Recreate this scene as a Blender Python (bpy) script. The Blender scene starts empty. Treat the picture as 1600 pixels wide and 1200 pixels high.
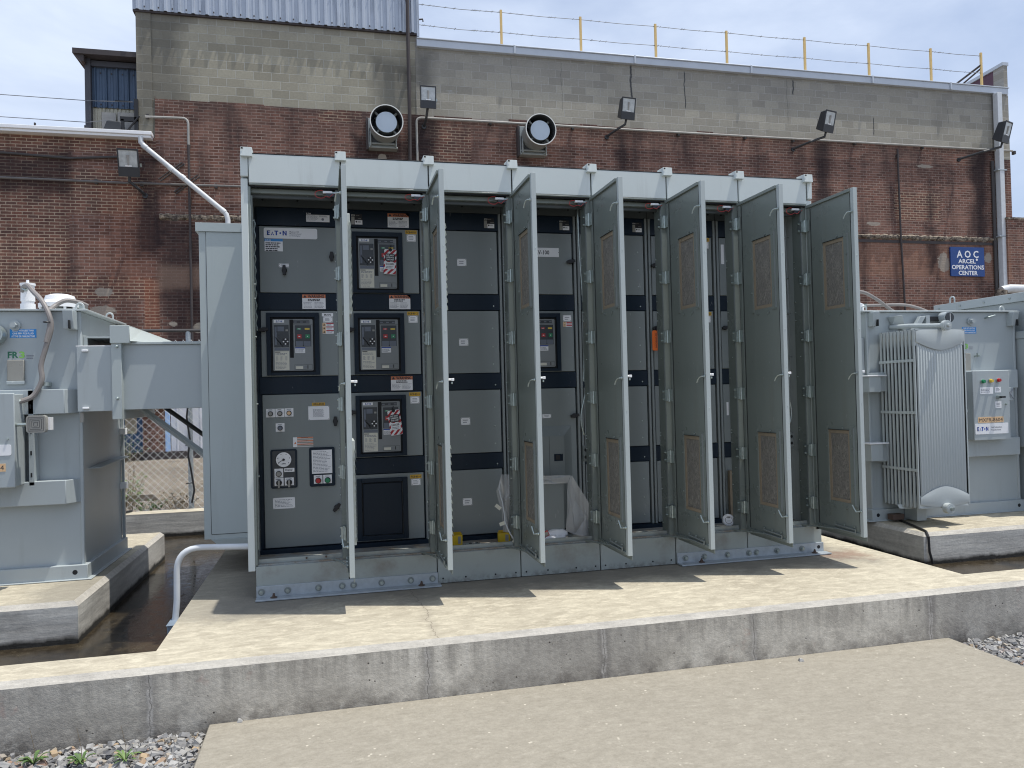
import bpy, bmesh, math, random
from mathutils import Vector, Matrix
random.seed(7)
S = bpy.context.scene
COL = S.collection

# ------------------------------------------------------------------ camera
cam_d = bpy.data.cameras.new('camera')
cam = bpy.data.objects.new('camera', cam_d)
COL.objects.link(cam)
S.camera = cam
F_PX, CAM, YAW, PITCH, ROLL = 1193.1, (0.4571, -4.9595, 1.2179), 0.2359, 0.0141, -0.025
cam_d.sensor_fit = 'HORIZONTAL'; cam_d.sensor_width = 36.0
cam_d.lens = F_PX / 1600 * 36
cam_d.clip_start = 0.05; cam_d.clip_end = 3000
fw = Vector((math.sin(YAW)*math.cos(PITCH), math.cos(YAW)*math.cos(PITCH), math.sin(PITCH)))
rt = Vector((math.cos(YAW), -math.sin(YAW), 0)); up = rt.cross(fw)
rt2 = math.cos(ROLL)*rt + math.sin(ROLL)*up
up2 = -math.sin(ROLL)*rt + math.cos(ROLL)*up
m = Matrix((rt2, up2, -fw)).transposed().to_4x4()
m.translation = Vector(CAM)
cam.matrix_world = m
S.cycles.pixel_filter_type = 'BLACKMAN_HARRIS'; S.cycles.filter_width = 1.1
S.render.resolution_x = 1024; S.render.resolution_y = 768

# ------------------------------------------------------------------ light
SUN_EL = math.radians(72.3)
SUN_H = Vector((0.947, -0.32, 0)).normalized()       # ground direction towards the sun
to_sun = SUN_H*math.cos(SUN_EL) + Vector((0, 0, math.sin(SUN_EL)))
sd = bpy.data.lights.new('sun', 'SUN'); sd.energy = 3.1; sd.angle = math.radians(0.55)
sd.color = (1.0, 0.965, 0.89)
sun = bpy.data.objects.new('sun', sd); COL.objects.link(sun)
sun.rotation_euler = to_sun.to_track_quat('Z', 'Y').to_euler()

world = bpy.data.worlds.new('World'); S.world = world; world.use_nodes = True
nt = world.node_tree; N = nt.nodes; L = nt.links
for n in list(N): N.remove(n)
out = N.new('ShaderNodeOutputWorld'); bg = N.new('ShaderNodeBackground')
sky = N.new('ShaderNodeTexSky'); sky.sky_type = 'NISHITA'; sky.sun_disc = False
sky.sun_elevation = SUN_EL; sky.sun_rotation = math.atan2(SUN_H.x, SUN_H.y)
sky.air_density = 1.0; sky.dust_density = 1.5
tc = N.new('ShaderNodeTexCoord'); mp = N.new('ShaderNodeMapping')
mp.inputs['Scale'].default_value = (1.0, 1.0, 2.2); mp.inputs['Location'].default_value = (3.1, 1.4, 0.3)
L.new(tc.outputs['Generated'], mp.inputs['Vector'])
n1 = N.new('ShaderNodeTexNoise'); n1.inputs['Scale'].default_value = 2.3; n1.inputs['Detail'].default_value = 8
n1.inputs['Roughness'].default_value = 0.55; n1.inputs['Distortion'].default_value = 0.35
L.new(mp.outputs['Vector'], n1.inputs['Vector'])
cr = N.new('ShaderNodeValToRGB')
cr.color_ramp.elements[0].position = 0.30; cr.color_ramp.elements[0].color = (0.55, 0.55, 0.55, 1)
cr.color_ramp.elements[1].position = 0.68; cr.color_ramp.elements[1].color = (0.97, 0.97, 0.97, 1)
L.new(n1.outputs['Fac'], cr.inputs['Fac'])
cr2 = N.new('ShaderNodeValToRGB')     # cloud colour, from the grey undersides to the bright parts
cr2.color_ramp.elements[0].position = 0.36; cr2.color_ramp.elements[0].color = (3.9, 4.7, 6.4, 1)
cr2.color_ramp.elements[1].position = 0.66; cr2.color_ramp.elements[1].color = (5.6, 6.35, 7.7, 1)
L.new(n1.outputs['Fac'], cr2.inputs['Fac'])
mx = N.new('ShaderNodeMix'); mx.data_type = 'RGBA'
L.new(cr.outputs['Color'], mx.inputs['Factor']); L.new(sky.outputs['Color'], mx.inputs['A']); L.new(cr2.outputs['Color'], mx.inputs['B'])
L.new(mx.outputs['Result'], bg.inputs['Color']); bg.inputs['Strength'].default_value = 0.10
L.new(bg.outputs['Background'], out.inputs['Surface'])
S.view_settings.view_transform = 'Standard'; S.view_settings.look = 'None'
S.view_settings.exposure = 0.50; S.view_settings.gamma = 1.0

# ------------------------------------------------------------------ node helpers
class NG:
    """small helper round one material's node tree"""
    def __init__(s, name):
        s.m = bpy.data.materials.new(name); s.m.use_nodes = True
        s.t = s.m.node_tree; s.b = s.t.nodes['Principled BSDF']; s._oc = None
    def n(s, typ, **kw):
        x = s.t.nodes.new(typ)
        for k, v in kw.items(): setattr(x, k, v)
        return x
    def link(s, a, b): s.t.links.new(a, b)
    def put(s, sock, v):
        if hasattr(v, 'is_linked') or isinstance(v, bpy.types.NodeSocket): s.link(v, sock)
        elif isinstance(v, (tuple, list)) and len(v) == 3 and sock.type == 'RGBA': sock.default_value = (*v, 1)
        else: sock.default_value = v
    def oc(s):
        if s._oc is None: s._oc = s.n('ShaderNodeTexCoord').outputs['Object']
        return s._oc
    def xyz(s):
        x = s.n('ShaderNodeSeparateXYZ'); s.link(s.oc(), x.inputs[0]); return x.outputs
    def comb(s, a, b, c=0.0):
        x = s.n('ShaderNodeCombineXYZ'); s.put(x.inputs[0], a); s.put(x.inputs[1], b); s.put(x.inputs[2], c); return x.outputs[0]
    def map(s, scale=(1, 1, 1), loc=(0, 0, 0), vec=None):
        x = s.n('ShaderNodeMapping'); s.link(vec or s.oc(), x.inputs['Vector'])
        x.inputs['Scale'].default_value = scale; x.inputs['Location'].default_value = loc; return x.outputs[0]
    def noise(s, scale, detail=4, rough=0.6, vec=None, dist=0.0):
        x = s.n('ShaderNodeTexNoise'); s.link(vec or s.oc(), x.inputs['Vector'])
        x.inputs['Scale'].default_value = scale; x.inputs['Detail'].default_value = detail
        x.inputs['Roughness'].default_value = rough; x.inputs['Distortion'].default_value = dist; return x.outputs['Fac']
    def voro(s, scale, vec=None, feature='F1'):
        x = s.n('ShaderNodeTexVoronoi', feature=feature); s.link(vec or s.oc(), x.inputs['Vector'])
        x.inputs['Scale'].default_value = scale; return x
    def math(s, op, a, b=0.0, clamp=False):
        x = s.n('ShaderNodeMath', operation=op, use_clamp=clamp); s.put(x.inputs[0], a); s.put(x.inputs[1], b); return x.outputs[0]
    def ramp(s, v, lo, hi, a=0.0, b=1.0):
        x = s.n('ShaderNodeMapRange'); s.put(x.inputs['Value'], v)
        x.inputs['From Min'].default_value = lo; x.inputs['From Max'].default_value = hi
        x.inputs['To Min'].default_value = a; x.inputs['To Max'].default_value = b; return x.outputs[0]
    def mix(s, f, a, b, mode='MIX'):
        x = s.n('ShaderNodeMix', data_type='RGBA', blend_type=mode); s.put(x.inputs['Factor'], f); s.put(x.inputs['A'], a); s.put(x.inputs['B'], b)
        return x.outputs['Result']
    def bump(s, h, strength=0.4, dist=0.01):
        x = s.n('ShaderNodeBump'); s.put(x.inputs['Height'], h); x.inputs['Strength'].default_value = strength
        x.inputs['Distance'].default_value = dist; s.link(x.outputs[0], s.b.inputs['Normal'])
    def out(s, col=None, rough=None, metal=None, spec=None):
        if col is not None: s.put(s.b.inputs['Base Color'], col)
        if rough is not None: s.put(s.b.inputs['Roughness'], rough)
        if metal is not None: s.put(s.b.inputs['Metallic'], metal)
        if spec is not None: s.put(s.b.inputs['Specular IOR Level'], spec)
        return s.m

def plain(name, col, rough=0.5, metal=0.0, var=0.06, vs=9.0, spec=0.5):
    g = NG(name); f = g.noise(vs, 4)
    c = tuple(max(0, x*(1-var*2)) for x in col); d = tuple(min(1, x*(1+var*2)) for x in col)
    return g.out(g.mix(f, c, d), g.ramp(f, 0.3, 0.7, max(0.02, rough-0.07), rough+0.07), metal, spec)

def steel_paint(name, col, rough, dirt=0.25, dcol=(0.16, 0.14, 0.11), spec=0.4):
    """painted sheet steel: faint roller mottling, dusty runs and scuffs"""
    g = NG(name)
    a = g.noise(3.0, 5); st = g.noise(1.0, 6, 0.65, g.map((9, 9, 0.7)))
    fine = g.noise(160, 2)
    base = g.mix(a, tuple(x*0.93 for x in col), tuple(min(1, x*1.05) for x in col))
    d = g.math('MULTIPLY', g.ramp(st, 0.56, 0.8), dirt)
    base = g.mix(d, base, dcol)
    sc = g.ramp(g.noise(24, 3, 0.7, g.map((1, 1, 0.35))), 0.70, 0.76)
    base = g.mix(g.math('MULTIPLY', sc, 0.18), base, (0.75, 0.76, 0.74))
    g.bump(g.math('ADD', fine, g.math('MULTIPLY', g.noise(1.6, 2), 3.0)), 0.06, 0.004)
    return g.out(base, g.ramp(a, 0.3, 0.7, rough-0.06, rough+0.08), 0, spec)

M = {}
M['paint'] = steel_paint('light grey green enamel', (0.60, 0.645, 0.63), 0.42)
M['door'] = steel_paint('shade darkened door enamel', (0.205, 0.232, 0.215), 0.30, 0.35)  # darker copy of the cabinet paint, shade on the doors put into the colour
M['rad'] = steel_paint('radiator grey enamel', (0.46, 0.495, 0.495), 0.34, 0.15)
M['tank'] = steel_paint('tank grey enamel', (0.395, 0.435, 0.445), 0.36)
M['box'] = steel_paint('grey green box enamel', (0.43, 0.475, 0.472), 0.38)
M['inner'] = steel_paint('grey inner panel enamel', (0.218, 0.243, 0.240), 0.40, 0.15)
M['plenum'] = steel_paint('dark grey plenum enamel', (0.075, 0.086, 0.088), 0.5)
M['navy'] = steel_paint('dark navy enamel', (0.008, 0.018, 0.032), 0.42, 0.05, spec=0.22)
M['galv'] = plain('zinc plated steel', (0.42, 0.47, 0.45), 0.35, 0.7, 0.18, 40)
M['galv2'] = plain('galvanised angle', (0.37, 0.41, 0.44), 0.45, 0.25, 0.12, 30)
M['black'] = plain('black rubber', (0.012, 0.012, 0.014), 0.5)
M['slot'] = plain('shadow gap', (0.01, 0.011, 0.013), 0.8)
M['white'] = plain('white label plastic', (0.84, 0.84, 0.85), 0.4, 0, 0.03)
M['offwhite'] = plain('cream rating label', (0.70, 0.68, 0.58), 0.5, 0, 0.04)
M['ink'] = plain('dark print', (0.03, 0.03, 0.04), 0.6)
M['inkgrey'] = plain('grey print', (0.22, 0.23, 0.27), 0.6)
M['blue'] = plain('logo blue', (0.01, 0.06, 0.36), 0.5)
M['skyblue'] = plain('sticker blue', (0.03, 0.25, 0.62), 0.5)
M['orange'] = plain('warning orange', (0.62, 0.20, 0.09), 0.5)
M['orangetag'] = plain('bright orange tag', (0.90, 0.17, 0.02), 0.5)
M['peach'] = plain('peach tag plate', (0.75, 0.50, 0.28), 0.5)
M['yellow'] = plain('yellow plate', (0.62, 0.36, 0.02), 0.5)
M['yellowbox'] = plain('yellow carton', (0.65, 0.44, 0.01), 0.5)
M['red'] = plain('red plastic', (0.45, 0.012, 0.015), 0.35)
M['redtag'] = plain('red stripe print', (0.42, 0.01, 0.02), 0.5)
M['wirered'] = plain('red wire insulation', (0.5, 0.05, 0.05), 0.4)
M['green'] = plain('green plastic', (0.01, 0.22, 0.09), 0.35)
M['grn2'] = plain('leaf green print', (0.22, 0.50, 0.10), 0.5)
M['dgreen'] = plain('dark green print', (0.02, 0.14, 0.08), 0.5)
M['amber'] = plain('yellow lens', (0.70, 0.50, 0.06), 0.35)
M['lens'] = plain('dull lens', (0.30, 0.29, 0.26), 0.3)
M['brk'] = plain('breaker face grey', (0.23, 0.245, 0.25), 0.45, 0, 0.04)
M['brkdark'] = plain('breaker dark insert', (0.03, 0.036, 0.042), 0.35)
M['brkmid'] = plain('breaker mid grey', (0.13, 0.15, 0.19), 0.4)
M['card'] = plain('filter cardboard frame', (0.29, 0.235, 0.17), 0.8, 0, 0.12, 30)
M['pvc'] = plain('white conduit', (0.62, 0.64, 0.66), 0.4, 0, 0.08)
M['greyhose'] = plain('grey flexible conduit', (0.23, 0.21, 0.20), 0.55, 0, 0.1)
M['lampbody'] = plain('bronze lamp housing', (0.035, 0.037, 0.042), 0.45, 0, 0.1)
M['fan'] = plain('fan metal', (0.30, 0.32, 0.31), 0.5, 0.3, 0.12)
M['fancap'] = plain('fan hub cap', (0.50, 0.58, 0.66), 0.45, 0, 0.05, 3)
M['fanrim'] = plain('fan rim', (0.74, 0.74, 0.70), 0.5)
M['fandark'] = plain('fan throat', (0.05, 0.055, 0.06), 0.6)
M['postyel'] = plain('yellow fibreglass post', (0.72, 0.50, 0.20), 0.6, 0, 0.1)
M['wire'] = plain('steel fence wire', (0.16, 0.17, 0.19), 0.6, 0.2)
M['mesh'] = plain('galvanised mesh wire', (0.60, 0.61, 0.60), 0.5, 0.1)
M['coping'] = plain('metal coping', (0.50, 0.54, 0.60), 0.45, 0.1, 0.08, 2)
M['brown'] = plain('rusty brown trim', (0.055, 0.045, 0.045), 0.7, 0, 0.2, 5)
M['iron'] = plain('old painted iron', (0.06, 0.055, 0.055), 0.7, 0, 0.25, 12)
M['dconduit'] = plain('dark weathered conduit', (0.15, 0.14, 0.135), 0.6, 0.1, 0.2, 6)
M['conduit'] = plain('weathered conduit', (0.34, 0.33, 0.31), 0.6, 0.1, 0.2, 6)
M['signblue'] = plain('sign blue', (0.012, 0.055, 0.22), 0.45, 0, 0.08, 3)
M['lampglass'] = plain('lamp reflector and glass', (0.48, 0.50, 0.50), 0.2, 0.1, 0.25, 9)
M['paper'] = plain('white paper', (0.85, 0.85, 0.86), 0.7)
M['rust'] = plain('rusty bolt', (0.11, 0.075, 0.06), 0.8, 0.2, 0.2, 60)
M['bluedoor'] = plain('blue painted door', (0.025, 0.075, 0.17), 0.5, 0, 0.15, 3)
M['purple'] = plain('maroon parapet sheet', (0.10, 0.045, 0.07), 0.6)
M['bluetrim'] = plain('light blue trim', (0.33, 0.50, 0.78), 0.5)
M['tan'] = plain('tan boarded window', (0.30, 0.26, 0.19), 0.7, 0, 0.1)

def film():
    g = NG('cloudy plastic film')
    f = g.noise(30, 4, 0.6, g.map((1, 1, 0.4)))
    g.out(g.mix(f, (0.60, 0.60, 0.60), (0.78, 0.78, 0.77)), 0.35)
    g.b.inputs['Alpha'].default_value = 0.50
    g.bump(f, 0.4, 0.01)
    return g.m
M['film'] = film()
M['boxgrey'] = plain('grey box plastic', (0.20, 0.25, 0.31), 0.5)
M['slate'] = plain('slate grey trim', (0.06, 0.062, 0.075), 0.6, 0, 0.15, 5)

def filtermedia():
    g = NG('pleated filter media')
    w = g.noise(34, 6, 0.8, g.map((1, 2.2, 0.6)), 2.5)
    w2 = g.noise(16, 3)
    c = g.mix(g.ramp(w, 0.35, 0.68), (0.075, 0.07, 0.062), (0.47, 0.44, 0.385))
    c = g.mix(g.ramp(w2, 0.4, 0.7, 0, 0.45), c, (0.17, 0.16, 0.16))
    g.bump(w, 0.9, 0.01)
    return g.out(c, 0.85)
M['filter'] = filtermedia()

def dusty():
    g = NG('dusty sill')
    f = g.noise(8, 6, 0.7); f2 = g.noise(90, 3)
    c = g.mix(g.ramp(f, 0.38, 0.6), (0.30, 0.33, 0.33), (0.27, 0.22, 0.17))
    c = g.mix(g.ramp(f2, 0.6, 0.75), c, (0.09, 0.08, 0.07))
    return g.out(c, 0.7)
M['sill'] = dusty()

def skirtmat():
    g = NG('grey green skirt enamel, muddy')
    x = g.xyz()
    f = g.noise(4.2, 5, 0.65); a = g.noise(2.5, 3)
    base = g.mix(a, (0.285, 0.32, 0.31), (0.34, 0.375, 0.36))
    hi = g.ramp(x[2], 0.02, 0.20)
    d = g.math('MULTIPLY', g.ramp(f, 0.5, 0.72), g.math('ADD', 0.25, g.math('MULTIPLY', hi, 0.5)))
    base = g.mix(d, base, (0.17, 0.14, 0.11))
    low = g.math('MULTIPLY', g.ramp(x[2], 0.05, 0.0), g.ramp(g.noise(30, 4), 0.4, 0.6))
    base = g.mix(g.math('MULTIPLY', low, 0.7), base, (0.10, 0.09, 0.08))
    return g.out(base, 0.5)
M['skirt'] = skirtmat()

def concrete(name, lo, hi, dark, grain=(5, 14, 5), specks=True, dk=0.5, sc=1.0, cracks=0.0, bumpy=0.35, pad=False):
    g = NG(name)
    big = g.noise(0.9*sc, 6, 0.65); mid = g.noise(3.2*sc, 6, 0.7, g.map(grain, (2, 3, 1)))
    fine = g.noise(55, 4, 0.75)
    c = g.mix(g.ramp(mid, 0.33, 0.68), lo, hi)
    c = g.mix(g.math('MULTIPLY', g.ramp(big, 0.45, 0.75), dk), c, dark)
    c = g.mix(g.ramp(fine, 0.3, 0.75, 0.0, 0.35), c, tuple(x*0.55 for x in lo))
    if specks:
        v = g.voro(22); c = g.mix(g.math('MULTIPLY', g.ramp(v.outputs['Distance'], 0.16, 0.08), g.ramp(g.noise(7, 3), 0.50, 0.58)), c, tuple(min(0.8, x*1.45) for x in hi))
        c = g.mix(g.ramp(g.noise(11, 5, 0.75, g.map((1, 1.8, 1))), 0.60, 0.70, 0, 0.45), c, tuple(min(0.8, x*1.25) for x in hi))
        c = g.mix(g.ramp(g.noise(120, 2, 0.8), 0.62, 0.75, 0, 0.5), c, tuple(x*0.5 for x in lo))
    if cracks:
        v = g.voro(cracks, g.map((1, 1, 1), (0.3, 0.7, 0), None), 'DISTANCE_TO_EDGE')
        vd = g.n('ShaderNodeVectorMath', operation='ADD'); g.link(g.oc(), vd.inputs[0])
        nn = g.n('ShaderNodeTexNoise'); nn.inputs['Scale'].default_value = 5; g.link(g.oc(), nn.inputs['Vector']); 
        sc2 = g.n('ShaderNodeVectorMath', operation='SCALE'); g.link(nn.outputs['Color'], sc2.inputs[0]); sc2.inputs['Scale'].default_value = 0.35
        g.link(sc2.outputs[0], vd.inputs[1])
        g.link(vd.outputs[0], v.inputs['Vector'])
        c = g.mix(g.math('MULTIPLY', g.ramp(v.outputs['Distance'], 0.008, 0.002), 0.7), c, (0.08, 0.07, 0.06))
    if pad:     # trowel scales, grime plus painted shade round the cabinet base, rust drips, one dark joint
        x = g.xyz(); X, Y = x[0], x[1]
        rot = g.n('ShaderNodeMapping'); g.link(g.oc(), rot.inputs['Vector']); rot.inputs['Rotation'].default_value = (0, 0, 0.25); rot.inputs['Scale'].default_value = (9, 20, 7)
        sc3 = g.noise(1.0, 7, 0.75, rot.outputs[0], 0.6)
        c = g.mix(g.math('MULTIPLY', g.ramp(sc3, 0.5, 0.62), 0.5), c, tuple(min(0.8, v*1.12) for v in hi))
        c = g.mix(g.math('MULTIPLY', g.ramp(sc3, 0.42, 0.3), 0.45), c, (0.27, 0.235, 0.18))
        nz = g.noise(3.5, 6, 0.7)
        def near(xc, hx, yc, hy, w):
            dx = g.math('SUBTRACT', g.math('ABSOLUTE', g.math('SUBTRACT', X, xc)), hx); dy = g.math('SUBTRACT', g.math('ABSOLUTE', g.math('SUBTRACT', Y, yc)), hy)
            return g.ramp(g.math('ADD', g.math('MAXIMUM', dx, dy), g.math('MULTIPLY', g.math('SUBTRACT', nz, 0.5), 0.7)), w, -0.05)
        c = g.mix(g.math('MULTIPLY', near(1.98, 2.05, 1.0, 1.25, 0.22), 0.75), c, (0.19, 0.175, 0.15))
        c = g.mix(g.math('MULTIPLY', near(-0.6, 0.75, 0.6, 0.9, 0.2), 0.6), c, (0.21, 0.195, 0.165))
        c = g.mix(g.math('MULTIPLY', near(4.05, 0.12, -0.12, 0.05, 0.12), 0.5), c, (0.24, 0.12, 0.08))
        jd = g.math('ABSOLUTE', g.math('ADD', g.math('SUBTRACT', X, 0.96), g.math('MULTIPLY', g.math('SUBTRACT', g.noise(2.2, 4, 0.7, g.comb(0.0, Y)), 0.5), 0.25)))
        c = g.mix(g.math('MULTIPLY', g.ramp(jd, 0.05, 0.0), 0.30), c, (0.24, 0.21, 0.17)); c = g.mix(g.math('MULTIPLY', g.ramp(jd, 0.003, 0.001), 0.55), c, (0.12, 0.10, 0.08))
        c = g.mix(g.ramp(g.noise(18, 3, 0.6), 0.66, 0.72, 0, 0.35), c, (0.30, 0.26, 0.20))
    g.bump(g.math('ADD', g.math('MULTIPLY', mid, 1.5), fine), bumpy, 0.012)
    return g.out(c, 0.88, 0, 0.25)
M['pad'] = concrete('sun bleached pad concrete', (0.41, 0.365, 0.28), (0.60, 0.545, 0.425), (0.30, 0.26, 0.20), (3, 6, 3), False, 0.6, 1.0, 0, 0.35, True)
M['slabtop'] = concrete('worn slab concrete', (0.29, 0.262, 0.212), (0.375, 0.342, 0.282), (0.255, 0.23, 0.19), (5, 9, 3), True, 0.4, 1.0)
M['chamfer'] = concrete('grey kerb arris', (0.42, 0.395, 0.35), (0.60, 0.565, 0.50), (0.27, 0.25, 0.24), (2, 9, 9), False, 0.4)
M['yard'] = concrete('weathered yard concrete', (0.15, 0.13, 0.105), (0.29, 0.25, 0.20), (0.12, 0.10, 0.085), (1, 2.2, 1), True, 0.7, 0.6, 0.5)
M['apron'] = concrete('grey yard ground', (0.25, 0.24, 0.22), (0.40, 0.38, 0.34), (0.2, 0.19, 0.17), (1, 1, 1), True, 0.5)

def kerbface():
    g = NG('streaked kerb face concrete')
    x = g.xyz()
    big = g.noise(1.6, 6, 0.62, g.map((1, 1, 1.6), (5, 0, 2))); st = g.noise(1.0, 6, 0.7, g.map((16, 16, 1.1)))
    fine = g.noise(40, 4, 0.75)
    c = g.mix(g.ramp(big, 0.35, 0.65), (0.46, 0.425, 0.365), (0.70, 0.655, 0.57))
    top = g.ramp(x[2], -0.22, 0.0)
    c = g.mix(g.math('MULTIPLY', g.ramp(st, 0.46, 0.66), g.math('MULTIPLY', top, 0.85)), c, (0.19, 0.175, 0.155))
    c = g.mix(g.math('MULTIPLY', g.ramp(st, 0.46, 0.3), g.math('MULTIPLY', top, 0.5)), c, (0.68, 0.65, 0.59))
    c = g.mix(g.math('MULTIPLY', g.ramp(g.noise(0.8, 3, 0.5, g.map((1, 1, 1), (9, 0, 0))), 0.52, 0.58), 0.55), c, (0.33, 0.31, 0.28))
    low = g.math('MULTIPLY', g.ramp(x[2], -0.17, -0.28), g.ramp(g.noise(7, 6, 0.7), 0.4, 0.62))
    c = g.mix(g.math('MULTIPLY', low, 0.8), c, (0.12, 0.105, 0.09))
    # pour joints and shrinkage cracks: thin wandering lines with pale leached edges
    wob = g.math('MULTIPLY', g.math('SUBTRACT', g.noise(1.4, 4, 0.6, g.map((0.02, 0.02, 5))), 0.5), 0.07)
    dmin = None
    for cx in (-0.37, 0.91, 1.84, 2.72, 3.88):
        d = g.math('ABSOLUTE', g.math('ADD', g.math('SUBTRACT', x[0], cx), wob))
        dmin = d if dmin is None else g.math('MINIMUM', dmin, d)
    c = g.mix(g.math('MULTIPLY', g.ramp(dmin, 0.05, 0.015), 0.45), c, (0.15, 0.14, 0.135))
    c = g.mix(g.math('MULTIPLY', g.ramp(dmin, 0.018, 0.008), g.math('MULTIPLY', g.ramp(g.noise(9, 3), 0.42, 0.55), 0.8)), c, (0.52, 0.49, 0.45))
    c = g.mix(g.math('MULTIPLY', g.ramp(dmin, 0.003, 0.001), 0.6), c, (0.07, 0.065, 0.06))
    v = g.voro(22); pit = g.math('MULTIPLY', g.ramp(v.outputs['Distance'], 0.13, 0.07), g.ramp(g.noise(6, 2), 0.5, 0.6))
    c = g.mix(pit, c, (0.04, 0.036, 0.03))
    c = g.mix(g.math('MULTIPLY', g.ramp(g.noise(2.2, 5, 0.7, g.map((1, 1, 1), (0, 0, 7))), 0.66, 0.72), 0.35), c, (0.34, 0.13, 0.10))
    md = g.noise(9, 6, 0.75, g.map((1, 1, 0.8)))
    c = g.mix(g.ramp(md, 0.5, 0.68, 0, 0.5), c, (0.28, 0.26, 0.23)); c = g.mix(g.ramp(md, 0.42, 0.3, 0, 0.45), c, (0.68, 0.65, 0.58))
    c = g.mix(g.ramp(fine, 0.3, 0.75, 0.0, 0.35), c, (0.15, 0.14, 0.13))
    g.bump(g.math('SUBTRACT', g.math('ADD', fine, big), g.math('MULTIPLY', pit, 2.0)), 0.4, 0.012)
    return g.out(c, 0.85, 0, 0.3)
M['kerbface'] = kerbface()

def plinthface():
    g = NG('board marked plinth concrete')
    x = g.xyz()
    b = g.noise(1.0, 5, 0.6, g.map((2, 2, 18))); big = g.noise(2.4, 5); fine = g.noise(45, 4, 0.7)
    c = g.mix(g.ramp(b, 0.3, 0.7), (0.40, 0.38, 0.35), (0.66, 0.635, 0.58))
    c = g.mix(g.math('MULTIPLY', g.ramp(big, 0.5, 0.72), 0.5), c, (0.16, 0.15, 0.14))
    tide = g.math('ADD', x[2], g.math('MULTIPLY', g.math('SUBTRACT', g.noise(5, 4, 0.7), 0.5), 0.07))
    c = g.mix(g.ramp(tide, -0.205, -0.235), c, (0.02, 0.018, 0.016))
    c = g.mix(g.ramp(fine, 0.3, 0.8, 0.0, 0.3), c, (0.12, 0.12, 0.11))
    g.bump(g.math('ADD', b, g.math('MULTIPLY', fine, 0.4)), 0.4, 0.01)
    return g.out(c, 0.85, 0, 0.3)
M['plinthface'] = plinthface()

def pitwater():
    g = NG('shallow rusty water')
    f = g.noise(2.0, 6, 0.65, g.map((1, 0.6, 1))); f2 = g.noise(14, 5, 0.7)
    c = g.mix(g.ramp(f, 0.38, 0.62), (0.012, 0.010, 0.008), (0.055, 0.042, 0.026))
    c = g.mix(g.ramp(f2, 0.5, 0.75, 0, 0.5), c, (0.10, 0.08, 0.05))
    g.bump(f2, 0.03, 0.004)
    return g.out(c, g.ramp(f2, 0.35, 0.7, 0.04, 0.30), 0, 0.6)
M['water'] = pitwater()

def boxmask(g, X, Z, b, amp=0.12, soft=0.03, nz=None):
    x0, x1, z0, z1 = b
    dx = g.math('SUBTRACT', g.math('ABSOLUTE', g.math('SUBTRACT', X, (x0+x1)/2)), (x1-x0)/2)
    dz = g.math('SUBTRACT', g.math('ABSOLUTE', g.math('SUBTRACT', Z, (z0+z1)/2)), (z1-z0)/2)
    d = g.math('MAXIMUM', dx, dz)
    if nz is not None: d = g.math('ADD', d, g.math('MULTIPLY', g.math('SUBTRACT', nz, 0.5), amp))
    return g.ramp(d, soft, -soft)

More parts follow.
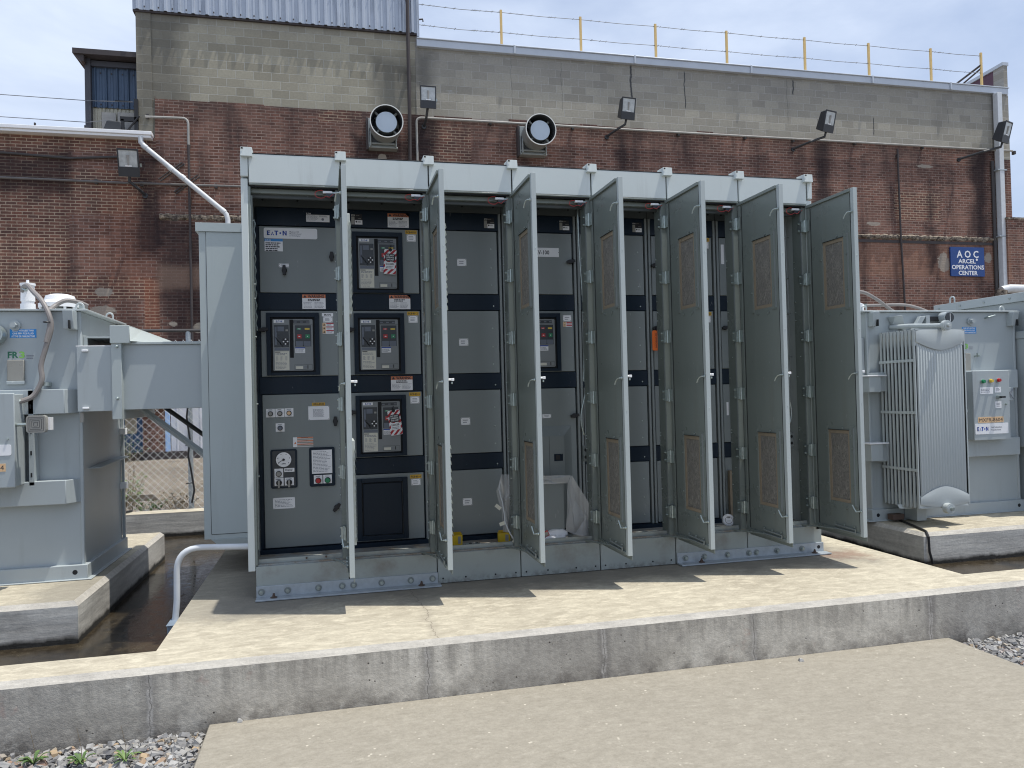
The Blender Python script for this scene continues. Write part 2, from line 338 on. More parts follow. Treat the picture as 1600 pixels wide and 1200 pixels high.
def brickwall():
    g = NG('old stained brickwork')
    x = g.xyz(); X, Z = x[0], x[2]
    v = g.comb(X, Z)
    def bt(c1, c2, mo, ms, bias=0.0, off=0.0):
        b = g.n('ShaderNodeTexBrick'); vv = g.n('ShaderNodeMapping'); g.link(v, vv.inputs['Vector']); vv.inputs['Location'].default_value = (off, off*0.4, 0)
        g.link(vv.outputs[0], b.inputs['Vector'])
        b.inputs['Scale'].default_value = 1; b.inputs['Brick Width'].default_value = 0.215; b.inputs['Row Height'].default_value = 0.0715
        b.inputs['Mortar Size'].default_value = ms; b.inputs['Mortar Smooth'].default_value = 0.3; b.inputs['Bias'].default_value = bias
        g.put(b.inputs['Color1'], c1); g.put(b.inputs['Color2'], c2); g.put(b.inputs['Mortar'], mo)
        return b
    nz = g.noise(1.1, 6, 0.65, v); nz2 = g.noise(5.5, 5, 0.7, v); pv = g.noise(0.45, 4, 0.6, v)
    st = g.noise(1.0, 6, 0.65, g.map((1.6, 0.28, 1), (4, 1, 0), v))
    old = bt((0.085, 0.038, 0.028), (0.24, 0.108, 0.078), (0.33, 0.25, 0.21), 0.010, -0.1)
    new = bt((0.085, 0.042, 0.036), (0.205, 0.088, 0.062), (0.44, 0.34, 0.25), 0.0095, 0.1, 0.05)
    patchy = g.noise(0.6, 5, 0.6, g.map((1, 1.8, 1), (7, 7, 0), v))
    c = old.outputs['Color']
    c = g.mix(g.math('MULTIPLY', g.ramp(nz2, 0.42, 0.7), 0.45), c, (0.20, 0.105, 0.085))
    c = g.mix(g.math('MULTIPLY', g.ramp(patchy, 0.5, 0.7), 0.5), c, (0.27, 0.155, 0.12))
    wn = nz2
    pale = boxmask(g, X, Z, (14.0, 20.4, 4.35, 5.5), 0.5, 0.05, nz)
    c = g.mix(g.math('MULTIPLY', pale, 0.5), c, (0.30, 0.155, 0.10))
    msk = None
    for b in ((-12, -5.13, 3.9, 6.95), (-5.2, -3.35, 5.55, 6.55), (-12, -3.45, 3.62, 4.12), (-3.60, -3.28, 2.2, 4.1), (3.05, 4.1, 7.0, 8.0),
              (16.6, 18.2, 6.05, 6.85), (0.35, 1.4, 7.95, 8.3), (5.5, 9.0, 6.2, 6.7), (-12, -3.3, 6.95, 7.3)):
        mm = boxmask(g, X, Z, b, 0.10, 0.012, wn); msk = mm if msk is None else g.math('MAXIMUM', msk, mm)
    c = g.mix(msk, c, new.outputs['Color'])
    # bright orange reveals
    og = boxmask(g, X, Z, (-4.4, -3.3, 3.9, 6.3), 1.2, 0.3, nz)
    c = g.mix(g.math('MULTIPLY', og, 0.18), c, (0.33, 0.095, 0.035))
    og2 = boxmask(g, X, Z, (-3.60, -3.28, 2.2, 4.1), 0.02, 0.02, wn)
    c = g.mix(g.math('MULTIPLY', og2, 0.35), c, (0.36, 0.12, 0.06))
    c = g.mix(g.ramp(g.noise(2.6, 5, 0.7, v), 0.35, 0.7, 0.04, 0.26), c, (0.31, 0.215, 0.175))
    # soot and damp with their own outlines
    c = g.mix(g.math('MULTIPLY', g.ramp(st, 0.46, 0.66), 0.62), c, (0.030, 0.022, 0.024))
    c = g.mix(g.math('MULTIPLY', g.math('MULTIPLY', g.ramp(Z, 7.3, 8.25), g.ramp(nz, 0.38, 0.55)), 0.55), c, (0.045, 0.034, 0.034))
    for b in ((-3.75, -3.25, 4.6, 6.9), (-3.2, -1.7, 2.0, 5.4), (2.6, 3.25, 6.6, 8.2), (8.0, 8.35, 6.4, 8.2), (14.0, 14.5, 6.2, 8.2), (19.3, 19.9, 5.5, 8.2), (5.35, 5.6, 6.9, 8.2), (9.9, 10.1, 7.3, 8.2),
              (-10, -5.1, 5.9, 6.9), (1.2, 2.5, 6.8, 7.6), (17.7, 18.0, 4.4, 7.5)):
        mm = boxmask(g, X, Z, b, 0.9, 0.14, nz); c = g.mix(g.math('MULTIPLY', mm, 0.72), c, (0.022, 0.017, 0.020))
    # mortar dabs and knocked out, plastered spots
    for (cx, cz, rx, rz) in ((-4.45, 3.36, 0.24, 0.11), (-4.45, 3.78, 0.2, 0.10), (-2.75, 2.45, 0.13, 0.16), (-3.0, 3.05, 0.09, 0.07), (-2.45, 2.95, 0.14, 0.12), (1.86, 7.12, 0.1, 0.12), (18.25, 4.82, 0.22, 0.28), (19.85, 4.98, 0.14, 0.16), (17.7, 7.65, 0.3, 0.05), (15.9, 5.9, 0.25, 0.06)):
        dd = g.math('ADD', g.math('POWER', g.math('ABSOLUTE', g.math('DIVIDE', g.math('SUBTRACT', X, cx), rx)), 2.0), g.math('POWER', g.math('ABSOLUTE', g.math('DIVIDE', g.math('SUBTRACT', Z, cz), rz)), 2.0))
        dd = g.math('ADD', dd, g.math('MULTIPLY', g.math('SUBTRACT', nz2, 0.5), 3.5))
        c = g.mix(g.math('MULTIPLY', g.ramp(dd, 1.1, 0.8), 0.8), c, (0.36, 0.32, 0.27))
    # efflorescence band under the ledge at left
    ef = boxmask(g, X, Z, (-3.3, -1.2, 3.9, 4.4), 0.5, 0.1, nz)
    c = g.mix(g.math('MULTIPLY', ef, 0.4), c, (0.40, 0.27, 0.20))
    hgt = g.math('ADD', g.math('MULTIPLY', g.math('MAXIMUM', old.outputs['Fac'], 0.0), -1.0), g.math('MULTIPLY', nz2, 0.8))
    g.bump(hgt, 0.5, 0.012)
    return g.out(c, 0.9, 0, 0.2)
M['brick'] = brickwall()

def cmu(name, warm):
    g = NG(name)
    x = g.xyz(); X, Z = x[0], x[2]; v = g.comb(X, Z)
    b = g.n('ShaderNodeTexBrick'); vv = g.n('ShaderNodeMapping'); g.link(v, vv.inputs['Vector']); vv.inputs['Location'].default_value = (0.1, 0.08, 0)
    g.link(vv.outputs[0], b.inputs['Vector'])
    b.inputs['Scale'].default_value = 1; b.inputs['Brick Width'].default_value = 0.4064; b.inputs['Row Height'].default_value = 0.2032
    b.inputs['Mortar Size'].default_value = 0.009; b.inputs['Mortar Smooth'].default_value = 0.4
    nz = g.noise(0.7, 5, 0.6, v); nz2 = g.noise(20, 4, 0.7, v); st = g.noise(1.0, 6, 0.65, g.map((0.9, 0.35, 1), (0, 3, 0), v))
    if warm:
        g.put(b.inputs['Color1'], (0.275, 0.252, 0.195)); g.put(b.inputs['Color2'], (0.41, 0.38, 0.30)); g.put(b.inputs['Mortar'], (0.46, 0.45, 0.40))
    else:
        g.put(b.inputs['Color1'], (0.30, 0.278, 0.235)); g.put(b.inputs['Color2'], (0.43, 0.40, 0.335)); g.put(b.inputs['Mortar'], (0.47, 0.45, 0.41))
    b.inputs['Bias'].default_value = 0.15
    c = b.outputs['Color']
    c = g.mix(g.math('MULTIPLY', g.ramp(st, 0.5, 0.75), 0.28), c, (0.10, 0.10, 0.095))
    tint = g.ramp(X, 2.0, 12.0) if not warm else 0.0
    c = g.mix(g.math('MULTIPLY', g.ramp(Z, 8.9, 9.7) if not warm else g.ramp(Z, 9.9, 10.4), 0.35), c, (0.20, 0.205, 0.22))
    c = g.mix(g.math('MULTIPLY', g.ramp(nz, 0.45, 0.7), 0.25), c, (0.36, 0.33, 0.26))
    c = g.mix(g.ramp(nz2, 0.3, 0.75, 0, 0.3), c, (0.14, 0.135, 0.12))
    boxes = ((-3.8, -2.7, 7.2, 10.4),) if warm else ((2.7, 3.2, 8.9, 9.9),)
    if warm: boxes += ((1.75, 2.8, 8.3, 9.6),)
    for bb in boxes:
        mm = boxmask(g, X, Z, bb, 1.0, 0.2, nz); c = g.mix(g.math('MULTIPLY', mm, 0.55), c, (0.07, 0.07, 0.068))
    # cracks through the blocks
    if not warm:
        wob = g.math('MULTIPLY', g.math('SUBTRACT', g.noise(1.3, 4, 0.7, g.comb(0.0, Z)), 0.5), 0.16)
        for (cx, z0, z1, wd) in ((8.50, 8.7, 9.95, 0.035), (10.06, 8.9, 9.9, 0.02), (6.55, 8.6, 9.9, 0.012), (5.2, 8.3, 9.9, 0.01), (13.2, 8.7, 9.9, 0.015), (16.0, 8.5, 9.0, 0.02), (13.4, 9.5, 9.9, 0.03), (18.6, 9.0, 9.4, 0.015)):
            d = g.math('ABSOLUTE', g.math('ADD', g.math('SUBTRACT', X, cx), wob))
            mm = g.math('MULTIPLY', g.ramp(d, wd, wd*0.4), boxmask(g, X, Z, (cx-1, cx+1, z0, z1)))
            c = g.mix(g.math('MULTIPLY', mm, 0.85 if wd > 0.018 else 0.35), c, (0.03, 0.035, 0.045))
        wh = g.math('MULTIPLY', g.ramp(g.noise(2.4, 4, 0.7, g.map((1, 4, 1), (0, 0, 0), v)), 0.63, 0.7), 0.55)
        c = g.mix(wh, c, (0.42, 0.42, 0.41))
    g.bump(g.math('ADD', g.math('MULTIPLY', b.outputs['Fac'], -1.0), g.math('MULTIPLY', nz2, 0.5)), 0.45, 0.012)
    return g.out(c, 0.92, 0, 0.15)
M['cmu_w'] = cmu('warm concrete block', True); M['cmu_g'] = cmu('grey concrete block', False)

def corr(name, c1, c2, dirt):
    g = NG(name)
    st = g.noise(1.0, 6, 0.7, g.map((7, 7, 0.8))); a = g.noise(1.2, 4); f = g.noise(26, 4, 0.7)
    c = g.mix(a, c1, c2)
    c = g.mix(g.math('MULTIPLY', g.ramp(st, 0.52, 0.72), 0.5), c, dirt)
    c = g.mix(g.ramp(f, 0.64, 0.70, 0, 0.6), c, dirt)
    return g.out(c, 0.5, 0.1)
M['siding'] = corr('ribbed metal siding', (0.36, 0.41, 0.50), (0.50, 0.55, 0.62), (0.10, 0.12, 0.16))
M['shedblue'] = corr('dark blue ribbed sheet', (0.035, 0.065, 0.12), (0.085, 0.13, 0.20), (0.02, 0.03, 0.05))
M['shedcream'] = corr('cream ribbed sheet', (0.36, 0.34, 0.26), (0.50, 0.48, 0.40), (0.20, 0.19, 0.17))
M['rollwhite'] = corr('white shutter', (0.52, 0.53, 0.57), (0.66, 0.67, 0.70), (0.12, 0.12, 0.13))

def ledge():
    g = NG('crumbling stone ledge')
    f = g.noise(11, 6, 0.75); f2 = g.noise(3, 3)
    c = g.mix(g.ramp(f, 0.4, 0.62), (0.05, 0.04, 0.035), (0.42, 0.35, 0.27))
    c = g.mix(g.ramp(f2, 0.5, 0.7, 0, 0.6), c, (0.07, 0.055, 0.05))
    g.bump(f, 0.9, 0.03)
    return g.out(c, 0.95)
M['ledge'] = ledge()

def stone():
    g = NG('limestone gravel')
    ri = g.n('ShaderNodeNewGeometry').outputs['Random Per Island']
    r = g.n('ShaderNodeValToRGB'); e = r.color_ramp.elements
    e[0].position = 0.0; e[0].color = (0.17, 0.17, 0.175, 1); e[1].position = 1.0; e[1].color = (0.50, 0.49, 0.47, 1)
    for p, cc in ((0.35, (0.27, 0.27, 0.275, 1)), (0.6, (0.42, 0.415, 0.405, 1)), (0.80, (0.33, 0.32, 0.30, 1)), (0.90, (0.42, 0.31, 0.19, 1)), (0.94, (0.30, 0.19, 0.15, 1)), (0.97, (0.5, 0.5, 0.5, 1))):
        k = e.new(p); k.color = cc
    g.link(ri, r.inputs['Fac'])
    f = g.noise(60, 4, 0.7)
    c = g.mix(g.ramp(f, 0.3, 0.7, 0.0, 0.45), r.outputs['Color'], (0.16, 0.145, 0.12))
    g.bump(f, 0.4, 0.004)
    return g.out(c, 0.85, 0, 0.3)
M['stone'] = stone()
M['gravelbase'] = concrete('gravel dust', (0.10, 0.10, 0.10), (0.22, 0.215, 0.21), (0.08, 0.08, 0.08), (9, 9, 9), True, 0.4)

def leafmat(name, a, b):
    g = NG(name); ri = g.n('ShaderNodeNewGeometry').outputs['Random Per Island']
    g.out(g.mix(ri, a, b), 0.6); g.b.inputs['Subsurface Weight'].default_value = 0.0
    return g.m
M['leaf'] = leafmat('weed leaf', (0.045, 0.10, 0.025), (0.14, 0.22, 0.06))
M['dryweed'] = leafmat('dry weed', (0.12, 0.09, 0.06), (0.22, 0.18, 0.11))

# ------------------------------------------------------------------ mesh helpers
_tc = {}
def text_geo(s, bold=0.0):
    k = (s, bold)
    if k in _tc: return _tc[k]
    cu = bpy.data.curves.new('t', 'FONT'); cu.body = s; cu.size = 1; cu.resolution_u = 2; cu.offset = bold; cu.fill_mode = 'FRONT'
    o = bpy.data.objects.new('t', cu); COL.objects.link(o)
    me = o.to_mesh()
    vs = [(v.co.x, v.co.y) for v in me.vertices]; fs = [tuple(p.vertices) for p in me.polygons]
    o.to_mesh_clear(); bpy.data.objects.remove(o); bpy.data.curves.remove(cu)
    xs = [v[0] for v in vs] or [0, 1]
    x0, x1 = min(xs), max(xs)
    r = ([(a-x0, b) for a, b in vs], fs, x1-x0)
    _tc[k] = r
    return r

class MB:
    def __init__(s): s.v = []; s.f = []; s.fm = []; s.m = []; s.tf = None
    def mi(s, mat):
        if mat not in s.m: s.m.append(mat)
        return s.m.index(mat)
    def add(s, vs, fs, mat):
        o = len(s.v); k = s.mi(mat)
        if s.tf is not None: vs = [tuple(s.tf @ Vector(p)) for p in vs]
        s.v += [tuple(p) for p in vs]; s.f += [tuple(i+o for i in f) for f in fs]; s.fm += [k]*len(fs)
        return s
    def box(s, x0, x1, y0, y1, z0, z1, mat):
        if x0 > x1: x0, x1 = x1, x0
        if y0 > y1: y0, y1 = y1, y0
        if z0 > z1: z0, z1 = z1, z0
        v = [(x, y, z) for z in (z0, z1) for y in (y0, y1) for x in (x0, x1)]
        return s.add(v, [(0, 2, 3, 1), (4, 5, 7, 6), (0, 1, 5, 4), (2, 6, 7, 3), (0, 4, 6, 2), (1, 3, 7, 5)], mat)
    def hex(s, v8, mat):      # bottom ring 0-3 ccw from above, top ring 4-7
        return s.add(v8, [(3, 2, 1, 0), (4, 5, 6, 7), (0, 1, 5, 4), (1, 2, 6, 5), (2, 3, 7, 6), (3, 0, 4, 7)], mat)
    def cyl(s, p0, p1, r, mat, n=12, r2=None, caps=True):
        p0 = Vector(p0); p1 = Vector(p1); d = (p1-p0).normalized(); r2 = r if r2 is None else r2
        a = Vector((0, 0, 1)) if abs(d.z) < 0.9 else Vector((1, 0, 0))
        u = d.cross(a).normalized(); w = d.cross(u)
        vs = []
        for p, rr in ((p0, r), (p1, r2)):
            for i in range(n):
                t = 2*math.pi*i/n; vs.append(p + u*math.cos(t)*rr + w*math.sin(t)*rr)
        fs = [(i, n+i, n+(i+1) % n, (i+1) % n) for i in range(n)]
        if caps: fs += [tuple(range(n)), tuple(reversed(range(n, 2*n)))]
        return s.add(vs, fs, mat)
    def tube(s, pts, r, mat, n=8, closed=False):
        P = [Vector(p) for p in pts]; k = len(P); rings = []; u = None
        for i, p in enumerate(P):
            if closed: d = (P[(i+1) % k]-P[i-1])
            else: d = (P[min(i+1, k-1)]-P[max(i-1, 0)])
            d = d.normalized() if d.length > 1e-9 else Vector((0, 0, 1))
            if u is None:
                a = Vector((0, 0, 1)) if abs(d.z) < 0.9 else Vector((1, 0, 0)); u = d.cross(a).normalized()
            else:
                u = (u - d*u.dot(d)); u = u.normalized() if u.length > 1e-6 else d.orthogonal().normalized()
            w = d.cross(u)
            rings.append([p + (u*math.cos(2*math.pi*j/n) + w*math.sin(2*math.pi*j/n))*(r[i] if isinstance(r, (list, tuple)) else r) for j in range(n)])
        vs = [q for rg in rings for q in rg]; fs = []
        for i in range(k if closed else k-1):
            a = i*n; b = ((i+1) % k)*n
            fs += [(a+j, a+(j+1) % n, b+(j+1) % n, b+j) for j in range(n)]
        if not closed: fs += [tuple(reversed(range(n))), tuple(range((k-1)*n, k*n))]
        return s.add(vs, fs, mat)
    def quad(s, a, b, c, d, mat): return s.add([a, b, c, d], [(0, 1, 2, 3)], mat)
    def face(s, x0, x1, z0, z1, y, mat):      # a thin printed area facing -Y
        return s.add([(x0, y, z0), (x1, y, z0), (x1, y, z1), (x0, y, z1)], [(0, 1, 2, 3)], mat)
    def plate(s, poly, y0, y1, mat):          # xz polygon (ccw seen from -Y) extruded from y0 (front) to y1
        n = len(poly); vs = [(x, y0, z) for x, z in poly] + [(x, y1, z) for x, z in poly]
        fs = [tuple(range(n)), tuple(reversed(range(n, 2*n)))] + [(i, n+i, n+(i+1) % n, (i+1) % n) for i in range(n)]
        return s.add(vs, fs, mat)
    def rplate(s, x0, x1, z0, z1, y0, y1, r, mat, seg=4):
        P = []
        for cx, cz, a0 in ((x1-r, z0+r, -90), (x1-r, z1-r, 0), (x0+r, z1-r, 90), (x0+r, z0+r, 180)):
            for i in range(seg+1):
                t = math.radians(a0 + 90*i/seg); P.append((cx+r*math.cos(t), cz+r*math.sin(t)))
        return s.plate(P, y0, y1, mat)
    def disc(s, x, z, r, y0, y1, mat, n=20):
        return s.plate([(x+r*math.cos(2*math.pi*i/n), z+r*math.sin(2*math.pi*i/n)) for i in range(n)], y0, y1, mat)
    def text(s, t, x, z, size, y, mat, width=None, align='L', bold=0.02):
        vs, fs, w = text_geo(t, bold)
        if not fs: return s
        sx = size if width is None else width/w
        ww = w*sx; ox = x - (ww/2 if align == 'C' else 0)
        return s.add([(ox+a*sx, y, z+b*size) for a, b in vs], fs, mat)
    def lines(s, x0, x1, z0, z1, n, y, mat, rnd=None, th=0.45):  # rows of printed words too small to read
        rnd = rnd or random.Random(int((x0+z0)*1e4)); h = (z1-z0)/n
        for i in range(n):
            zc = z1 - h*(i+0.5); x = x0; xe = x0 + (x1-x0)*rnd.uniform(0.72, 1.0)
            while x < xe:
                wl = (x1-x0)*rnd.uniform(0.06, 0.2); e = min(x+wl, xe)
                s.face(x, e, zc-h*th/2, zc+h*th/2, y, mat); x = e + (x1-x0)*0.03
        return s
    def build(s, name, parent=None, loc=(0, 0, 0), bevel=0, smooth=True, rot=None):
        me = bpy.data.meshes.new(name); me.from_pydata(s.v, [], s.f)
        for mm in s.m: me.materials.append(M[mm])
        me.polygons.foreach_set('material_index', s.fm)
        if smooth:
            me.polygons.foreach_set('use_smooth', [True]*len(s.f))
            me.update(); me.set_sharp_from_angle(angle=math.radians(32))
        me.update()
        o = bpy.data.objects.new(name, me); COL.objects.link(o); o.location = loc
        if rot: o.rotation_euler = rot
        if parent is not None: o.parent = parent
        if bevel:
            b = o.modifiers.new('edge', 'BEVEL'); b.width = bevel; b.segments = 2; b.limit_method = 'ANGLE'; b.angle_limit = math.radians(40)
        return o

def tag(o, label, cat, group=None):
    o['label'] = label; o['category'] = cat
    if group: o['group'] = group
    return o
def root(name, label, cat, loc=(0, 0, 0), group=None, rot=(0, 0, 0)):
    o = bpy.data.objects.new(name, None); COL.objects.link(o); o.location = loc; o.rotation_euler = rot
    o.empty_display_size = 0.1
    return tag(o, label, cat, group)
def structure(o): o['kind'] = 'structure'; return o
def copy_tree(o, parent=None, loc=None):
    c = o.copy(); COL.objects.link(c)
    if parent is not None: c.parent = parent
    if loc is not None: c.location = loc
    for ch in [x for x in bpy.data.objects if x.parent == o]: copy_tree(ch, c)
    return c
# =================================================================== ground, pad, kerbs, pit
YW = 14.0
def sheet(name, x0, x1, y0, y1, z, mat):
    b = MB(); b.add([(x0, y0, z), (x1, y0, z), (x1, y1, z), (x0, y1, z)], [(0, 1, 2, 3)], mat); return structure(b.build(name, smooth=False))
sheet('ground', -900, 900, -900, 900, -0.40, 'apron')

b = MB()     # yard behind the containment wall
b.box(-60, 90, 4.46, 60, -0.39, -0.055, 'yard'); structure(b.build('yard', smooth=False))
b = MB(); b.box(-0.118, 4.0, -9.0, -1.131, -0.398, -0.285, 'slabtop')
structure(b.build('path', bevel=0.006))
b = MB(); b.box(-30, -0.12, -14, -1.131, -0.399, -0.335, 'gravelbase'); b.box(4.002, 40, -14, -1.131, -0.399, -0.335, 'gravelbase')
structure(b.build('gravel_bed', smooth=False))

# front kerb: chamfered arris
def kerb_run(b, x0, x1, yf, yb, z0=-0.42, ch=0.028):
    P = [(yf, z0), (yf, -ch), (yf+ch, 0.0), (yb, 0.0), (yb, z0)]
    mats = ['kerbface', 'chamfer', 'pad', 'kerbface']
    for i in range(4):
        (a, za), (c, zc) = P[i], P[i+1]
        b.add([(x0, a, za), (x1, a, za), (x1, c, zc), (x0, c, zc)], [(0, 1, 2, 3)], mats[i])
b = MB()
kerb_run(b, -12, 16, -1.13, -0.87)
structure(b.build('kerb', smooth=False))
# switchgear pad
b = MB()
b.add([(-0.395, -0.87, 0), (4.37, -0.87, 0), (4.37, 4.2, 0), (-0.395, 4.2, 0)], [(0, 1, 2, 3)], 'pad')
b.add([(-0.395, -0.87, -0.4), (-0.395, -0.87, 0), (-0.395, 4.2, 0), (-0.395, 4.2, -0.4)], [(0, 1, 2, 3)], 'kerbface')
b.add([(4.37, -0.87, -0.4), (4.37, 4.2, -0.4), (4.37, 4.2, 0), (4.37, -0.87, 0)], [(0, 1, 2, 3)], 'kerbface')
structure(b.build('equipment_pad', smooth=False))
# shallow water in the containment pit
b = MB()
b.add([(-12, -0.87, -0.262), (-0.395, -0.87, -0.262), (-0.395, 4.2, -0.262), (-12, 4.2, -0.262)], [(0, 1, 2, 3)], 'water')
b.add([(4.37, -0.87, -0.262), (16, -0.87, -0.262), (16, 4.2, -0.262), (4.37, 4.2, -0.262)], [(0, 1, 2, 3)], 'water')
structure(b.build('water', smooth=False))
# rear wall of the pit
b = MB(); b.box(-12, 16, 4.2, 4.46, -0.39, 0.0, 'plinthface')
b.add([(-12, 4.2, 0.003), (16, 4.2, 0.003), (16, 4.46, 0.003), (-12, 4.46, 0.003)], [(0, 1, 2, 3)], 'pad')
tag(b.build('containment_wall', smooth=False), 'low concrete wall behind the pit, at the foot of the chain-link fence', 'wall')
# plinths
def plinth(x0, x1, y0, y1, label):
    b = MB(); c = 0.03
    for z0, z1, d0, d1, mt in ((-0.4, -c, 0, 0, 'plinthface'), (-c, 0, 0, c, 'chamfer')):
        B = [(x0+d0, y0+d0), (x1-d0, y0+d0), (x1-d0, y1-d0), (x0+d0, y1-d0)]; T = [(x0+d1, y0+d1), (x1-d1, y0+d1), (x1-d1, y1-d1), (x0+d1, y1-d1)]
        for i in range(4):
            j = (i+1) % 4
            b.add([(*B[i], z0), (*B[j], z0), (*T[j], z1), (*T[i], z1)], [(0, 1, 2, 3)], mt)
    b.add([(x0+c, y0+c, 0), (x1-c, y0+c, 0), (x1-c, y1-c, 0), (x0+c, y1-c, 0)], [(0, 1, 2, 3)], 'pad')
    return tag(b.build('concrete_plinth', smooth=False), label, 'plinth', 'concrete plinths under the transformers')
plinth(-3.6, -1.09, 0.325, 2.9, 'concrete plinth in the dark water under the left transformer')
plinth(5.17, 10.5, 0.36, 3.2, 'concrete plinth with a black cable over its corner, under the transformer with the finned radiator')

# ------------------------------------------------------------------ gravel stones and weeds
def gravel(regions):
    rnd = random.Random(3); V = []; Fc = []
    base = [(-1, -1, -1), (1, -1, -1), (1, 1, -1), (-1, 1, -1), (-1, -1, 1), (1, -1, 1), (1, 1, 1), (-1, 1, 1)]
    bf = [(0, 3, 2, 1), (4, 5, 6, 7), (0, 1, 5, 4), (1, 2, 6, 5), (2, 3, 7, 6), (3, 0, 4, 7)]
    for (x0, x1, y0, y1, dens, smin, smax) in regions:
        for _ in range(int((x1-x0)*(y1-y0)*dens)):
            x = rnd.uniform(x0, x1); y = rnd.uniform(y0, y1); s = smin+(smax-smin)*rnd.random()**1.5
            rot = Matrix.Rotation(rnd.uniform(0, 6.28), 3, 'Z') @ Matrix.Rotation(rnd.uniform(-0.6, 0.6), 3, 'X') @ Matrix.Rotation(rnd.uniform(-0.5, 0.5), 3, 'Y')
            sx, sy, sz = s*rnd.uniform(0.7, 1.3), s*rnd.uniform(0.5, 1.0), s*rnd.uniform(0.3, 0.6)
            z = -0.335 + rnd.uniform(0.0, 0.022) + sz*0.5
            if y > -1.14 - s: y = -1.14 - s
            o = len(V)
            for p in base:
                t = rnd.uniform(0.55, 1.0) if p[2] > 0 else rnd.uniform(0.75, 1.1)
                q = rot @ Vector((p[0]*sx*t*rnd.uniform(0.75, 1.1), p[1]*sy*t*rnd.uniform(0.75, 1.1), p[2]*sz*rnd.uniform(0.7, 1.1)))
                V.append((x+q.x, y+q.y, z+q.z))
            Fc += [tuple(i+o for i in f) for f in bf]
    me = bpy.data.meshes.new('gravel_stones'); me.from_pydata(V, [], Fc); me.materials.append(M['stone']); me.update()
    o = bpy.data.objects.new('gravel_stones', me); COL.objects.link(o); o['kind'] = 'stuff'
    tag(o, 'loose grey and tan limestone gravel along the foot of the kerb', 'gravel')
gravel([(-1.7, -0.135, -2.1, -1.14, 5200, 0.006, 0.022), (4.02, 5.6, -2.4, -1.14, 4600, 0.006, 0.022), (-3.2, -1.7, -2.1, -1.14, 1500, 0.014, 0.024)])

rnd = random.Random(77)
for (x, y, s, lab) in ((2.95, -1.22, 0.014, 'small stone lying near the kerb on the right half of the path'), (0.02, -1.145, 0.013, 'small pale stone at the foot of the kerb on the left end of the path')):
    b = MB(); b.hex([(-s, -s*.7, 0), (s*.8, -s, 0), (s, s*.6, 0), (-s*.7, s, 0), (-s*.6, -s*.4, s), (s*.5, -s*.5, s*.9), (s*.5, s*.4, s*.8), (-s*.5, s*.5, s*1.1)], 'stone'); tag(b.build('loose_stone', loc=(x, y, -0.284), smooth=False), lab, 'stone')
def rosette(b, x, y, z, n, r, h, mat, rnd):
    for i in range(n):
        a = rnd.uniform(0, 6.28); l = r*rnd.uniform(0.6, 1.1); w = l*rnd.uniform(0.07, 0.14); hh = h*rnd.uniform(0.5, 1.2)
        d = Vector((math.cos(a), math.sin(a), 0)); s = Vector((-d.y, d.x, 0)); pr = []
        for t, ww in ((0, 0.3), (0.25, 0.7), (0.55, 1.0), (0.8, 0.8), (1.0, 0.05)):
            c = Vector((x, y, z)) + d*l*t + Vector((0, 0, hh*math.sin(t*2.2)))
            jag = rnd.uniform(0.75, 1.2)
            pr.append((c - s*w*ww*jag + Vector((0, 0, 0.15*w)), c, c + s*w*ww*jag + Vector((0, 0, 0.15*w))))
        vs = [q for p in pr for q in p]; fs = []
        for k in range(4):
            o = 3*k; fs += [(o, o+1, o+4, o+3), (o+1, o+2, o+5, o+4)]
        b.add(vs, fs, mat)
rnd = random.Random(11)
for (x, y, lab) in ((-0.42, -1.375, 'small green dandelion weed in the gravel, the one nearest the path slab'), (-0.60, -1.345, 'low green weed in the gravel, the middle one of the three by the kerb'), (-0.80, -1.285, 'small green weed in the gravel, the one farthest left')):
    b = MB(); rosette(b, 0, 0, 0.008, 22, 0.062, 0.035, 'leaf', rnd)
    b.tube([(0, 0, 0), (0.004, 0.0, 0.07), (-0.016, 0.01, 0.16)], [0.0015, 0.0012, 0.0008], 'dryweed', 5)
    tag(b.build('weed_plant', loc=(x, y, -0.315)), lab, 'weed', 'weeds in the front gravel')
def bush(name, x, y, z, n, R, H, mat, lab, grp):
    rnd = random.Random(int(abs(x*100+y*10))); b = MB()
    for i in range(n):
        a = rnd.uniform(0, 6.28); rr = R*rnd.random()**0.6; hh = H*rnd.uniform(0.4, 1.0)
        bx, by = rr*math.cos(a)*0.5, rr*math.sin(a)*0.5; tx, ty = rr*math.cos(a), rr*math.sin(a)
        b.tube([(bx, by, 0), ((bx+tx)/2, (by+ty)/2, hh*0.6), (tx, ty, hh)], [0.003, 0.002, 0.001], 'dryweed', 4)
        for k in range(5):
            t = rnd.uniform(0.3, 1.0); c = Vector((bx+(tx-bx)*t, by+(ty-by)*t, hh*t)); d = Vector((rnd.uniform(-1, 1), rnd.uniform(-1, 1), rnd.uniform(-0.3, 0.6))).normalized(); s = d.orthogonal().normalized()
            l = rnd.uniform(0.02, 0.045); w = l*0.3
            b.add([c, c+d*l*0.5+s*w, c+d*l, c+d*l*0.5-s*w], [(0, 1, 2, 3)], mat)
    tag(b.build(name, loc=(x, y, z)), lab, 'weed', grp)
G = 'weeds along the chain-link fence'
bush('weed_plant', -2.05, 5.3, -0.055, 60, 0.30, 0.42, 'leaf', 'leafy green weed behind the fence, beside the left transformer', G)
bush('weed_plant', -1.60, 4.82, -0.055, 26, 0.22, 0.16, 'leaf', 'low green weed at the foot of the fence, left of the fence post', G)
bush('weed_plant', -1.30, 4.95, -0.055, 40, 0.28, 0.20, 'dryweed', 'dry brown weed tuft just left of the fence post', G)
bush('weed_plant', -1.86, 4.90, -0.055, 7, 0.10, 0.62, 'dryweed', 'tall bare dead stalks standing behind the fence', G)
